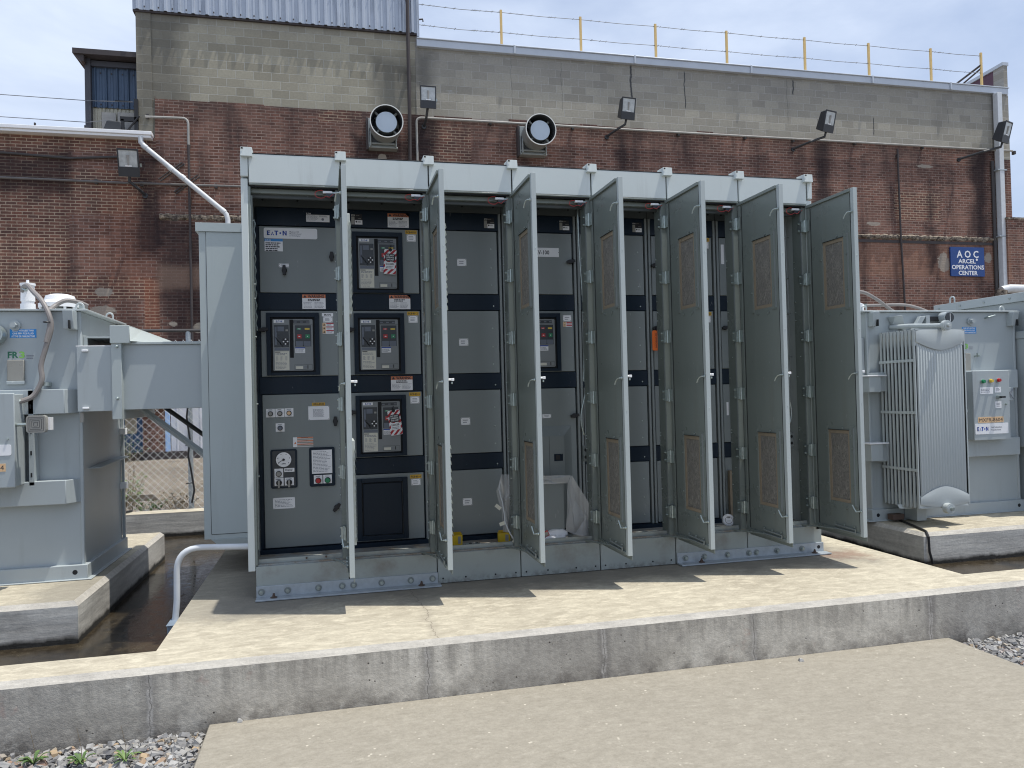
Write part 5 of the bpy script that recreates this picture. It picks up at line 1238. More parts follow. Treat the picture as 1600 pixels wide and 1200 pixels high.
# sections 5-7
rating_small(bands[4, 'B1'], 2.684, 2.408)
for row in ('A', 'B', 'C', 'D'): cpanel(4, row, scr=True)
rating_small(bands[5, 'B1'], 3.12, 2.408)
for row in ('A', 'B', 'C', 'D'):
    pp = cpanel(5, row, scr=row in 'CD')
    if row in 'AB': small_plate(pp, 3.240, ROWS[row][1]-0.085, 0.062, 0.050, 3, 'FCB-852'+('1' if row == 'A' else '2'))
    if row in 'AB': knob(pp, 2.850, 2.16 if row == 'A' else 1.69, ang=1.4)
for row in ('A', 'B', 'C', 'D'):
    pp = cpanel(6, row, x0=0.03, x1=0.18)
    if row == 'A': sticker(pp, 'name_strip', 3.405, 3.43, 2.18, 2.33, YP-0.012)
    if row == 'B': knob(pp, 3.42, 1.69, ang=1.4)
    if row == 'C': sticker(pp, 'name_strip', 3.415, 3.432, 1.02, 1.12, YP-0.012)
b = MB(); b.box(3.60, 3.885, YP-0.02, YP+0.011, 0.22, 2.5, 'navy'); part(b, 'dark_inner_panel')
b = MB(); b.box(3.405, 3.43, YP-0.05, YP-0.02, 0.24, 0.60, 'card'); part(b, 'cardboard_strip')
# door switches with red leads, flexible leads and sockets
def door_switch(k, w=0.058):
    x = (k+1)*W7 - 0.112
    b = MB(); b.box(x, x+w, 0.006, 0.026, 2.527, 2.541, 'white'); b.box(x+0.018, x+w+0.012, 0.004, 0.03, 2.506, 2.526, 'brkdark'); b.box(x+w, x+w+0.03, 0.01, 0.024, 2.526, 2.537, 'galv')
    rnd = random.Random(k); r = rnd.uniform(0.018, 0.026)
    b.tube([(x-0.012+r*math.cos(t)*1.5, 0.01, 2.520+r*math.sin(t)) for t in [math.radians(a) for a in range(70, 300, 20)]] + [(x+0.02, 0.006, 2.508), (x+0.04, 0.004, 2.50), (x+0.055, 0.004, 2.515), (x+0.085, 0.01, 2.53)], 0.0022, 'wirered', 6)
    return part(b, 'door_switch')
for k in range(NS): door_switch(k)
def flex(x, z0, z1, y=0.17, sag=0.012, n=60, r=0.0065):
    b = MB(); P = []; R_ = []
    for i in range(n):
        t = i/(n-1); P.append((x + sag*math.sin(t*5.2), y, z0+(z1-z0)*t)); R_.append(r*(1.15 if i % 2 else 0.85))
    b.tube(P, R_, 'galv', 8); return part(b, 'flexible_lead')
flex(2.212, 1.30, 2.56); flex(2.205, 0.92, 1.30, sag=-0.02, n=40)
flex(3.865, 0.95, 1.25, y=0.20, n=30)
b = MB(); b.tube([(3.870, 0.2, 2.56), (3.872, .2, 2.2), (3.880, .2, 1.9), (3.868, 0.2, 1.7), (3.868, 0.2, 1.3), (3.858, .2, .95)], 0.008, 'inner', 8)
for z in (2.36, 2.05, 1.78, 1.45): b.box(3.85, 3.89, 0.185, 0.2, z, z+0.006, 'galv')
part(b, 'conduit')
for k, z in ((4, 0.735), (7, 0.77)):
    x = k*W7-0.025 if k == 4 else 3.855
    y = 0.17; b = MB(); b.box(x-0.018, x+0.016, y, y+0.03, z, z+0.11, 'inner')
    for dz in (0.03, 0.08): b.cyl((x-0.001, y-0.001, z+dz), (x-0.001, y+0.004, z+dz), 0.012, 'black', 14)
    part(b, 'socket', 0.002)
b = MB(); b.tube([(0.012, 0.20, 2.38)]+[(0.014+0.004*math.sin(i), 0.2, 2.38-0.012*i) for i in range(1, 60)], 0.005, 'galv', 6)
b.box(0.003, 0.02, 0.02, 0.05, 0.3, 2.5, 'door')
for z in (2.35, 1.95, 1.86, 1.62, 1.2, 0.75): b.cyl((0.02, 0.05, z), (0.028, 0.05, z), 0.005, 'galv', 8)
part(b, 'cable_channel')

# doors ---------------------------------------------------------------
DT, DL, DZ0, DZ1 = 0.034, 0.528, 0.205, 2.555
def door_meshes():
    d = {}
    b = MB(); x0, x1 = -0.008, 0.020
    # outer skin with two cut-outs for the filters, returned edges all round
    YF, YB = -DL, -0.012
    wins = [(1.765, 2.245), (0.415, 0.915)]; wy0, wy1 = -0.415, -0.185
    zc = [DZ0, wins[1][0], wins[1][1], wins[0][0], wins[0][1], DZ1]
    xi = x0+0.004
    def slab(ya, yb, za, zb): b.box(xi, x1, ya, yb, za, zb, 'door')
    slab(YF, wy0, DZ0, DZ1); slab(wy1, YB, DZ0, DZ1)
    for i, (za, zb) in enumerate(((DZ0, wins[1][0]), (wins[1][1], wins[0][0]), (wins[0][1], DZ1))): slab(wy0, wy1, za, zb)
    # outer edge in a lighter tone, painted as lit, and stiffening lips
    b.box(x0, x1+0.001, YF-0.002, YF+0.03, DZ0, DZ1+0.001, 'box')
    b.box(x0-0.002, x0+0.004, YB-0.03, YB, DZ0, DZ1, 'door'); b.box(x0-0.010, x0+0.004, YF+0.03, YB, DZ1-0.02, DZ1, 'door'); b.box(x0-0.006, x0+0.004, YF+0.03, YB, DZ0, DZ0+0.02, 'door')
    b.box(x1-0.004, x1, YF, YB, DZ0-0.028, DZ0, 'door')
    b.box(x0+0.001, x0+0.0042, YF+0.034, YF+0.038, DZ0+0.03, DZ1-0.03, 'slot'); b.box(x0+0.001, x0+0.0042, YB-0.045, YB-0.041, DZ0+0.03, DZ1-0.03, 'slot')
    for z in (2.1, 1.6, 1.1): b.cyl((0.008, YF-0.002, z), (0.008, YF-0.0035, z), 0.0035, 'galv', 8)
    d['door'] = [(b, 0.003)]
    d['vent_frame'] = []; d['air_filter'] = []; d['vent_hood'] = []
    for (za, zb) in wins:
        b = MB()       # retaining frame round the filter
        b.box(x0-0.0005, xi, wy0-0.055, wy0, za-0.02, zb+0.03, 'door'); b.box(x0-0.0005, xi, wy1, wy1+0.03, za-0.02, zb+0.03, 'door')
        b.box(x0-0.010, x0+0.002, wy0-0.052, wy0-0.048, za-0.01, zb+0.02, 'inner')
        b.box(x0-0.001, xi, wy0, wy1, zb+0.001, zb+0.004, 'slot')
        for (yy, zz) in ((wy0-0.03, za+0.12), (wy0-0.03, zb-0.12), (wy1+0.015, za+0.12), (wy1+0.015, zb-0.12), (-0.35, zb+0.016), (-0.24, za-0.035), (-0.37, za-0.035)):
            b.cyl((x0, yy, zz), (x0-0.006, yy, zz), 0.006, 'galv', 10)
        d['vent_frame'].append((b, 0))
        b = MB(); t = 0.022
        b.box(xi+0.002, xi+0.012, wy0, wy0+t, za, zb, 'card'); b.box(xi+0.002, xi+0.012, wy1-t, wy1, za, zb, 'card'); b.box(xi+0.002, xi+0.012, wy0+t, wy1-t, zb-t, zb, 'card'); b.box(xi+0.002, xi+0.012, wy0+t, wy1-t, za, za+t, 'card')
        b.box(xi+0.006, xi+0.013, wy0+t, wy1-t, za+t, zb-t, 'filter'); d['air_filter'].append((b, 0))
        b = MB(); hx = x1+0.018     # louvred rain hood on the outer face, with a scalloped free edge
        b.box(x1, hx, wy0+0.01, wy1+0.06, za-0.05, zb+0.06, 'paint')
        n = 12
        for i in range(n):
            zz = za-0.03 + (zb-za+0.06)*i/n
            b.add([(hx, wy1+0.04, zz+0.030), (hx, wy0-0.02, zz+0.030), (hx+0.007, wy0-0.02, zz), (hx+0.007, wy1+0.04, zz)], [(0, 1, 2, 3), (3, 2, 1, 0)], 'paint')
            b.add([(hx, wy0-0.02, zz), (hx+0.007, wy0-0.02, zz), (hx, wy0-0.02, zz+0.03)], [(0, 1, 2), (2, 1, 0)], 'white')
        d['vent_hood'].append((b, 0.002))
    d['hinge'] = []
    for z in (2.405, 2.013, 1.597, 1.186, 0.758, 0.372):
        b = MB(); b.box(-0.020, -0.0145, -0.050, -0.016, z-0.042, z+0.042, 'galv'); b.cyl((-0.024, -0.010, z-0.044), (-0.024, -0.010, z+0.044), 0.009, 'galv', 10)
        b.box(-0.044, -0.036, 0.002, 0.05, z-0.040, z+0.040, 'galv'); b.box(-0.042, -0.022, -0.008, 0.004, z-0.040, z+0.040, 'galv')
        for dz in (-0.026, 0.026): b.cyl((-0.044, 0.035, z+dz), (-0.052, 0.035, z+dz), 0.006, 'galv', 8)
        d['hinge'].append((b, 0))
    d['latch_rod'] = []
    for z in (2.395, 1.305, 0.378):
        b = MB(); s_ = -1 if z > 1 else 1
        b.tube([(-0.012, -0.515, z), (-0.030, -0.512, z), (-0.038, -0.500, z-0.004*1), (-0.042, -0.480, z+s_*0.022), (-0.044, -0.472, z+s_*0.040)], 0.0045, 'galv', 7)
        b.cyl((-0.012, -0.515, z), (-0.020, -0.515, z), 0.009, 'galv', 10); d['latch_rod'].append((b, 0))
    b = MB(); b.cyl((0.020, -0.50, 1.316), (0.050, -0.50, 1.316), 0.007, 'white', 12); b.box(0.040, 0.058, -0.508, -0.492, 1.308, 1.324, 'white'); b.cyl((0.045, -0.5, 1.303), (0.045, -0.5, 1.290), 0.006, 'galv', 8); d['door_handle'] = [(b, 0.002)]
    b = MB(); b.tube([(-0.018, -0.24, 0.225), (-0.020, -0.46, 0.225), (-0.020, -0.465, 0.245), (-0.018, -0.25, 0.250)], 0.005, 'inner', 6); b.tube([(-0.020, -0.26, 0.222), (-0.055, -0.10, 0.215), (-0.10, 0.03, 0.209)], 0.006, 'door', 6)
    for yy in (-0.25, -0.35, -0.45): b.cyl((-0.014, yy, 0.262), (-0.022, yy, 0.262), 0.005, 'galv', 8)
    d['door_stay'] = [(b, 0)]
    return d
dm = door_meshes(); built = {}
first = None
DOOR_LAB = {}
for k in range(1, NS+1):
    loc = (k*W7, 0, 0); pr = None
    if first is None:
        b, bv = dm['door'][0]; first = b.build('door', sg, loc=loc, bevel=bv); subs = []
        for nm in ('vent_frame', 'air_filter', 'vent_hood', 'hinge', 'latch_rod', 'door_handle', 'door_stay'):
            for (bb, bvv) in dm[nm]: subs.append(bb.build(nm, first, bevel=bvv))
    else:
        dd = first.copy(); COL.objects.link(dd); dd.parent = sg; dd.location = loc
        for s_ in subs:
            c = s_.copy(); COL.objects.link(c); c.parent = dd
# side terminal boxes and bus ducts to both transformers
b = MB(); b.box(-0.415, -0.046, 0.80, 1.95, 0.25, 2.43, 'box'); b.box(-0.435, -0.046, 0.785, 1.97, 2.43, 2.492, 'box'); b.box(-0.366, -0.050, 0.796, 0.80, 0.285, 2.428, 'box'); b.box(-0.369, -0.366, 0.797, 0.8, 0.285, 2.43, 'slot'); b.box(-0.366, -0.05, 0.797, 0.80, 0.282, 0.285, 'slot')
b.hex([(-0.32, 0.80, 0.20), (-0.05, 0.80, 0.20), (-0.05, 1.9, 0.20), (-0.32, 1.9, 0.20), (-0.37, 0.79, 0.25), (-0.05, 0.79, 0.25), (-0.05, 1.93, 0.25), (-0.37, 1.93, 0.25)], 'box')
part(b, 'terminal_box', 0.004)
b = MB(); b.box(XR+0.001, 4.33, 0.80, 1.95, 0.25, 2.43, 'box'); b.box(XR+0.001, 4.35, 0.785, 1.97, 2.43, 2.492, 'box'); part(b, 'terminal_box', 0.004)
b = MB(); b.box(-0.96, -0.416, 0.93, 1.85, 1.18, 1.640, 'tank'); b.box(-0.96, -0.416, 0.915, 1.87, 1.640, 1.660, 'box'); part(b, 'bus_duct', 0.004)
b = MB(); b.box(-1.015, -0.950, 0.88, 1.90, 1.115, 1.655, 'box'); b.box(-1.02, -0.893, 0.868, 1.90, 1.648, 1.772, 'box'); b.hex([(-0.893, 0.868, 1.66), (-0.62, 1.2, 1.66), (-0.62, 1.9, 1.66), (-0.893, 1.9, 1.66), (-0.893, 0.868, 1.765), (-0.885, 1.2, 1.765), (-0.885, 1.9, 1.765), (-0.893, 1.9, 1.765)], 'box')
for z in (1.625, 1.262): b.cyl((-0.978, 0.88, z), (-0.978, 0.865, z), 0.010, 'galv', 10)
part(b, 'duct_flange', 0.003)
b = MB(); b.box(4.331, 5.195, 1.03, 1.85, 1.18, 1.655, 'tank'); part(b, 'bus_duct', 0.004)
b = MB(); b.tube([(-0.90, 1.2, 1.185), (-0.42, 1.2, 0.79)], 0.024, 'tank', 4); part(b, 'duct_brace')
b = MB(); b.tube([(-0.85, 1.8, 1.185), (-0.42, 1.8, 0.84)], 0.018, 'brkdark', 4); part(b, 'duct_brace')

# =================================================================== loose things in and on the cabinet
def striped_tag(label, x, z, rot, y):
    t = root('danger_tag', label, 'tag', (x, y, z), 'striped danger tags on the breakers', (0, rot, 0))
    w, h = 0.042, 0.086
    b = MB(); b.rplate(-w, w, -h, h, -0.0012, 0, 0.008, 'paper')
    def clip(poly, f):
        out = []
        for i in range(len(poly)):
            a, c = poly[i], poly[(i+1) % len(poly)]; fa, fc_ = f(a), f(c)
            if fa >= 0: out.append(a)
            if fa*fc_ < 0: t_ = fa/(fa-fc_); out.append((a[0]+(c[0]-a[0])*t_, a[1]+(c[1]-a[1])*t_))
        return out
    s_ = -0.2
    while s_ < 0.2:
        P = [(-w, s_-w), (w, s_+w), (w, s_+w+0.020), (-w, s_-w+0.020)]
        for f in (lambda p: p[1]+h*0.97, lambda p: h*0.97-p[1]):
            if P: P = clip(P, f)
        if len(P) > 2: b.add([(px, -0.0016, pz) for px, pz in P], [tuple(range(len(P)))], 'redtag')
        s_ += 0.040
    b.disc(0, 0.030, 0.0, -0.0017, -0.0016, 'black')
    b.rplate(-0.034, 0.034, 0.002, 0.056, -0.0024, -0.0018, 0.014, 'black')
    for i, tx in enumerate(('DO NOT', 'OPERATE', 'THIS UNIT')): b.text(tx, 0, 0.040-i*0.015, 0.014, -0.0028, 'white', 0.052, 'C', 0.03)
    b.rplate(-0.033, 0.033, -0.050, -0.002, -0.0022, -0.0018, 0.010, 'paper'); b.text('DANGER', 0, -0.022, 0.018, -0.0026, 'ink', 0.054, 'C', 0.02); b.lines(-0.026, 0.026, -0.046, -0.028, 2, -0.0026, 'inkgrey')
    b.build('card', t, smooth=False)
    b = MB(); b.tube([(0, -0.004, h-0.008), (-0.004, -0.010, h+0.012), (0.004, -0.006, h+0.024), (0.0, 0.0, h+0.018)], 0.003, 'black', 6); b.disc(0, h-0.004, 0.012, -0.003, -0.001, 'black'); b.build('tie', t)
striped_tag('red striped danger tag hanging on the top circuit breaker of the second section', 0.886, 2.152, 0.05, YP-0.034)
striped_tag('red striped danger tag hanging tilted on the third circuit breaker down in the second section', 0.896, 1.048, -0.13, YP-0.034)
b = MB(); b.rplate(-0.032, 0.032, -0.155, -0.005, -0.003, 0, 0.012, 'orangetag'); b.tube([(0, -0.002, -0.01), (0.006, 0.0, 0.012), (0.0, 0.003, 0.025)], 0.003, 'black', 6)
tv = MB(); o = b.build('orange_tag', loc=(2.835, YP-0.055, 1.675), rot=(0, 0, -0.5)); 
b = MB(); b.tf = Matrix.Rotation(math.radians(90), 4, 'Y'); b.text('KEEP OFF MACHINE', 0.025, -0.008, 0.016, -0.0034, 'ink', 0.11, 'L', 0.01); b.tf = None
c = b.build('tag_print', o, smooth=False)
tag(o, 'bright orange tag hanging inside the cabinet between the fourth and fifth doors', 'tag')
# film curtain
t = root('plastic_cover', 'cloudy plastic sheet cover standing in the bottom of the section by the third door', 'plastic cover', (0, 0.13, 0.21))
def sheet_poly(b, P, y0=0.0, wav=0.010):
    # subdivided wavy sheet clipped to a polygon fan
    cx = sum(p[0] for p in P)/len(P); cz = sum(p[1] for p in P)/len(P); rnd = random.Random(4); V = [(cx, y0-wav*0.6, cz)]; Fs = []; rings = 5; n = len(P)*6
    per = []
    for i in range(len(P)):
        a, c = P[i], P[(i+1) % len(P)]
        for k in range(6): t_ = k/6; per.append((a[0]+(c[0]-a[0])*t_, a[1]+(c[1]-a[1])*t_))
    for r in range(1, rings+1):
        f = r/rings
        for i, (px, pz) in enumerate(per):
            V.append((cx+(px-cx)*f, y0+wav*math.sin(px*37+pz*21)*f, cz+(pz-cz)*f))
    for i in range(n): Fs.append((0, 1+i, 1+(i+1) % n))
    for r in range(rings-1):
        for i in range(n): a = 1+r*n; Fs.append((a+i, a+n+i, a+n+(i+1) % n, a+(i+1) % n))
    b.add(V, Fs, 'film')
b = MB()
Q = lambda x, z: (x, z-0.21)
sheet_poly(b, [Q(1.73, 0.600), Q(2.062, 0.592), Q(2.080, 0.648), Q(1.73, 0.660)]); b.build('top_band', t)
b = MB(); sheet_poly(b, [Q(2.062, 0.592), Q(2.040, 0.262), Q(2.10, 0.235), Q(2.115, 0.60), Q(2.082, 0.648)], -0.003); b.build('side_band', t)
b = MB(); sheet_poly(b, [Q(2.10, 0.235), Q(2.20, 0.218), Q(2.245, 0.235), Q(2.255, 0.30), Q(2.235, 0.36), Q(2.20, 0.46), Q(2.084, 0.650)], -0.006, 0.02); b.build('side_flap', t)
b = MB(); sheet_poly(b, [Q(1.60, 0.23), Q(1.645, 0.225), Q(1.655, 0.60), Q(1.72, 0.66), Q(1.60, 0.672), Q(1.565, 0.56), Q(1.575, 0.50), Q(1.60, 0.42)], 0.05, 0.012); b.build('left_flap', t)
b = MB(); b.box(1.76, 2.04, 0.03, 0.034, 0.015, 0.385, 'inner'); b.box(1.76, 2.04, 0.028, 0.036, 0.383, 0.388, 'film'); b.build('stiff_panel', t)
b = MB(); P = [(1.575, 0.10, 0.64), (1.562, 0.09, 0.58), (1.58, 0.08, 0.50), (1.590, 0.07, 0.42), (1.592, 0.06, 0.36), (1.62, 0.05, 0.29), (1.652, 0.04, 0.235)]
b.tube(P, 0.0045, 'pvc', 7)
for (x, y, z, a) in ((1.55, 0.075, 0.465, 0.7), (1.575, 0.06, 0.355, -0.3), (1.655, 0.035, 0.232, 0.6)):
    b.tf = Matrix.Translation((x, y, z)) @ Matrix.Rotation(a, 4, 'Y'); b.box(-0.022, 0.022, -0.001, 0.001, -0.012, 0.012, 'offwhite'); b.tf = None
tag(b.build('lead_wire'), 'white lead with small paper tags hanging beside the plastic cover', 'wire')
# cartons and litter on the sill
def carton(x, y, z, w, d, h, rz, label):
    t = root('yellow_carton', label, 'carton', (x, y, z), 'yellow cartons on the cabinet sill', (0, 0, rz))
    b = MB(); b.box(-w/2, w/2, -d/2, d/2, 0, h, 'yellowbox'); b.add([(-w/2, -d/2, h), (w/2, -d/2, h), (w/2*0.9, -d/2+0.02, h+0.02), (-w/2*0.9, -d/2+0.02, h+0.02)], [(0, 1, 2, 3), (3, 2, 1, 0)], 'yellowbox'); b.build('carton_body', t, bevel=0.002)
    b = MB(); b.box(w*0.10, w*0.36, -d/2-0.001, -d/2, h*0.15, h*0.85, 'lens'); b.lines(w*0.12, w*0.33, h*0.2, h*0.8, 5, -d/2-0.0014, 'inkgrey'); b.build('carton_label', t, smooth=False)
carton(1.612, 0.20, 0.207, 0.085, 0.06, 0.062, -0.15, 'yellow carton beside the plastic cover, left of the third door')
carton(1.272, 0.20, 0.207, 0.085, 0.06, 0.070, 0.25, 'yellow carton half hidden behind the second door')
rnd = random.Random(31)
b = MB()
for i in range(16):
    x = rnd.uniform(0, 0.10); y = rnd.uniform(0, 0.05); a = rnd.uniform(0, 3); b.cyl((x, y, 0.004), (x+0.014*math.cos(a), y+0.014*math.sin(a), 0.006), 0.003, 'galv' if i % 3 else 'black', 6)
o = b.build('loose_screws', loc=(1.33, 0.15, 0.207)); o['kind'] = 'stuff'; tag(o, 'scatter of loose screws and bits beside the half hidden yellow carton', 'screws')
b = MB(); rnd = random.Random(8)
for (cx, cz, rx, rz_, yy) in ((0.10, 0.035, 0.085, 0.035, 0), (0.06, 0.015, 0.10, 0.02, -0.03)):
    V = []; Fs = []; n, mm = 14, 6
    for i in range(mm+1):
        for j in range(n):
            a = math.pi*i/mm; c_ = 2*math.pi*j/n; k_ = rnd.uniform(0.8, 1.15)
            V.append((cx+rx*math.cos(a)*1.0, yy+0.035*math.sin(a)*math.cos(c_)*k_, max(0.0, cz+rz_*math.sin(a)*math.sin(c_)*k_)))
    for i in range(mm):
        for j in range(n): Fs.append((i*n+j, i*n+(j+1) % n, (i+1)*n+(j+1) % n, (i+1)*n+j))
    b.add(V, Fs, 'paper')
t = tag(b.build('crumpled_bag', loc=(1.88, 0.16, 0.207)), 'crumpled white bag with dark red packet lying in front of the plastic cover panel', 'bag')
b = MB(); b.tf = Matrix.Rotation(-0.45, 4, 'Y'); b.box(-0.05, 0.05, -0.052, -0.045, 0.02, 0.058, 'redtag'); b.box(0.01, 0.045, -0.054, -0.052, 0.026, 0.052, 'lens'); b.box(-0.045, 0.0, -0.054, -0.052, 0.024, 0.05, 'ink'); b.tf = None; b.build('packet', t, smooth=False)
b = MB(); b.cyl((0, 0, 0), (0, -0.018, 0), 0.044, 'paper', 28); b.cyl((0, -0.018, 0), (0, -0.024, 0), 0.038, 'white', 28); b.tube([(0.026*math.cos(a), -0.025, 0.026*math.sin(a)) for a in [i*math.pi/12 for i in range(24)]], 0.002, 'lens', 5, True)
b.box(-0.010, 0.010, -0.0255, -0.023, 0.014, 0.020, 'ink'); b.box(-0.012, 0.012, -0.0255, -0.023, -0.008, -0.005, 'lens')
tag(b.build('round_detector', loc=(3.300, 0.165, 0.254), rot=(-0.18, 0, -0.2)), 'round white plastic disc leaning on the sill behind the fifth door', 'disc')

# bent conduit into the pit
b = MB(); y = 0.12
b.tube([(-0.047, y, 0.305), (-0.30, y, 0.318)] + bend((-0.30, y, 0.318), (-0.475, y, 0.325), (-0.475, y, 0.10), 0.15, 8) + [(-0.478, y, 0.0), (-0.49, y, -0.12)], 0.019, 'pvc', 12)
tag(b.build('pvc_conduit'), 'white plastic conduit bending from the cabinet side down into the wet pit', 'conduit')
b = MB(); b.box(-0.515, -0.40, 0.0, 0.14, -0.24, -0.12, 'boxgrey'); b.box(-0.52, -0.397, -0.006, 0.15, -0.12, -0.112, 'boxgrey')
tag(b.build('junction_box', bevel=0.004), 'small grey blue junction box in the pit under the white conduit', 'junction box')

# =================================================================== transformers
def transformer(x0, x1, label, name='transformer', full=True):
    """tank with lid, base, stiffeners; local x from x0 to x1, front face at y = 1.0"""
    t = root(name, label, 'transformer', (0, 0, 0), 'pad transformers either side of the switchgear')
    y0, y1, zt = 1.0, 2.02, 1.885
    b = MB(); b.box(x0, x1, y0, y1, 0.10, zt, 'tank'); b.box(x1-0.02, x1+0.006, y0-0.008, y0+0.01, 0.10, zt, 'tank'); b.box(x0-0.006, x0+0.02, y0-0.008, y0+0.01, 0.10, zt, 'tank'); b.build('tank', t, bevel=0.006)
    b = MB(); b.box(x0-0.05, x1+0.05, y0-0.03, y1+0.04, zt, zt+0.014, 'rad'); b.build('lid', t, bevel=0.003)  # lid in the lighter radiator tone, its sunlit edge put into the colour
    b = MB(); b.box(x0-0.03, x1+0.03, y0-0.04, y1+0.04, 0.003, 0.105, 'tank'); b.box(x0-0.08, x1+0.06, y0-0.06, y1+0.06, 0.001, 0.010, 'tank')
    for x in (x0+0.03, x1-0.05): b.cyl((x, y0-0.0405, 0.055), (x, y0-0.02, 0.055), 0.02, 'slot', 14)
    b.build('base', t, bevel=0.004)
    for (za, zb) in ((1.165, 1.335), (0.54, 0.705)):
        b = MB(); xa, xb = x0+0.02, x1-0.012; yf = y0-0.10
        b.hex([(xa+0.01, yf, za), (xb-0.07, yf, za), (xb, y0-0.003, za), (xa-0.02, y0-0.003, za), (xa+0.01, yf, zb), (xb-0.07, yf, zb), (xb, y0-0.003, zb), (xa-0.02, y0-0.003, zb)], 'tank'); b.build('stiffener', t, bevel=0.004)
    for (x, y) in ((x1-0.03, y0+0.10), (x1-0.0, y0+0.75), (x0+0.06, y0+0.1)):
        b = MB(); b.tube([(x-0.024, y, zt+0.005)]+[(x-0.024*math.cos(a), y, zt+0.045+0.024*math.sin(a)) for a in [math.pi*i/8 for i in range(9)]]+[(x+0.024, y, zt+0.005)], 0.007, 'rad', 7); b.build('lifting_eye', t)
    return t
def conduit_obj(parent, pts, r, mat='greyhose', name='flexible_conduit'):
    # smooth through the points
    P = [Vector(p) for p in pts]; Q_ = []
    for i in range(len(P)-1):
        p0, p1, p2, p3 = P[max(i-1, 0)], P[i], P[i+1], P[min(i+2, len(P)-1)]
        for k in range(6):
            t_ = k/6; Q_.append(0.5*((2*p1)+(-p0+p2)*t_+(2*p0-5*p1+4*p2-p3)*t_*t_+(-p0+3*p1-3*p2+p3)*t_**3))
    Q_.append(P[-1]); b = MB(); b.tube(Q_, r, mat, 9); return b.build(name, parent)
def hook(parent, x, y, z):
    b = MB(); b.hex([(x-0.035, y, z-0.13), (x+0.03, y, z-0.13), (x+0.03, y+0.12, z-0.13), (x-0.035, y+0.12, z-0.13), (x-0.035, y-0.02, z), (x+0.03, y-0.02, z), (x+0.03, y+0.12, z), (x-0.035, y+0.12, z)], 'tank'); b.box(x+0.002, x+0.012, y-0.03, y+0.1, z-0.13, z-0.07, 'slot')
    b.build('lifting_hook', parent, bevel=0.004)
def blue_sticker(parent, x0, x1, z0, z1, y):
    b = MB(); b.box(x0, x1, y-0.0015, y-0.0002, z0, z1, 'skyblue'); h = (z1-z0)/3
    for i, s_ in enumerate(('FILLED WITH LESS THAN', 'ONE PPM PCB FLUID', 'AT TIME OF MANUFACTURE')): b.text(s_, (x0+x1)/2, z1-h*(i+0.8), h*0.85, y-0.002, 'white', (x1-x0)*(0.8 if i < 2 else 0.88), 'C', 0.03)
    b.build('fluid_label', parent, smooth=False)
def fr3(parent, x, z, y):
    b = MB(); b.text('FR', x, z, 0.062, y-0.001, 'dgreen', 0.066, 'L', 0.03); b.text('3', x+0.070, z, 0.062, y-0.0012, 'grn2', 0.036, 'L', 0.03); b.lines(x+0.115, x+0.165, z-0.012, z+0.022, 2, y-0.001, 'inkgrey'); b.build('fluid_mark', parent, smooth=False)
def control_box(parent, x0, x1, z0, z1, yf, yb):
    b = MB(); b.box(x0, x1, yf, yb, z0, z1, 'tank'); b.box(x0-0.004, x1+0.004, yf-0.014, yf-0.001, z0-0.004, z1+0.006, 'tank'); return b.build('control_box', parent, bevel=0.005)
def box_tags(cb, x0, x1, zt, yf):
    b = MB(); b.box(x0, x1, yf-0.002, yf, zt, zt+0.052, 'peach'); b.text('MXFR-8604', (x0+x1)/2, zt+0.010, 0.046, yf-0.0025, 'ink', (x1-x0)*0.92, 'C', 0.0); b.build('tag_plate', cb, smooth=False)
# right transformer -------------------------------------------------
rt_ = transformer(5.20, 6.83, 'grey transformer with finned radiator on the right plinth')
hook(rt_, 5.25, 0.94, 1.882); hook(rt_, 6.78, 0.94, 1.882)
b = MB(); b.cyl((6.325, 1.0, 1.80), (6.325, 0.985, 1.80), 0.035, 'tank', 20); b.cyl((6.325, 0.985, 1.80), (6.325, 0.95, 1.80), 0.02, 'tank', 12); b.build('fill_plug', rt_)
b = MB(); b.tube([(6.50, 1.0, 1.83), (6.50, 0.96, 1.835), (6.57, 0.955, 1.85), (6.57, 1.0, 1.85)], 0.008, 'galv', 7); b.build('ground_lug', rt_)
b = MB(); b.cyl((6.37, 1.0, 1.475), (6.37, 0.94, 1.475), 0.008, 'galv', 8); b.box(6.355, 6.385, 0.95, 0.965, 1.46, 1.50, 'galv'); b.build('cable_stud', rt_)
blue_sticker(rt_, 6.235, 6.395, 1.685, 1.745, 1.0); fr3(rt_, 6.19, 1.545, 0.999)
b = MB(); b.box(6.19, 6.31, 0.985, 0.9985, 1.33, 1.50, 'lens'); b.build('nameplate_pocket', rt_, bevel=0.003)
cb = control_box(rt_, 6.15, 6.545, 0.70, 1.325, 0.82, 0.985)
yf = 0.806
for x, z, mt in ((6.247, 1.232, 'green'), (6.333, 1.236, 'amber'), (6.418, 1.240, 'red')):
    b = MB(); b.cyl((x, yf, z), (x, yf-0.012, z), 0.021, 'galv', 18); b.cyl((x, yf-0.012, z), (x, yf-0.032, z), 0.018, mt, 18, 0.014); b.build('indicator_lamp', cb)
for (a, c_, d, e) in ((6.22, 6.365, 1.118, 1.178), (6.385, 6.452, 1.128, 1.178), (6.385, 6.452, 0.986, 1.046)):
    b = MB(); b.box(a, c_, yf-0.002, yf, d, e, 'white'); b.lines(a+0.012, c_-0.012, d+0.01, e-0.01, 3, yf-0.0025, 'inkgrey'); b.build('label_plate', cb, smooth=False)
b = MB(); b.cyl((6.412, yf, 1.088), (6.412, yf-0.03, 1.088), 0.018, 'galv', 14); b.box(6.404, 6.448, yf-0.055, yf-0.03, 1.078, 1.094, 'black'); b.build('selector_switch', cb)
box_tags(cb, 6.19, 6.47, 0.855, yf)
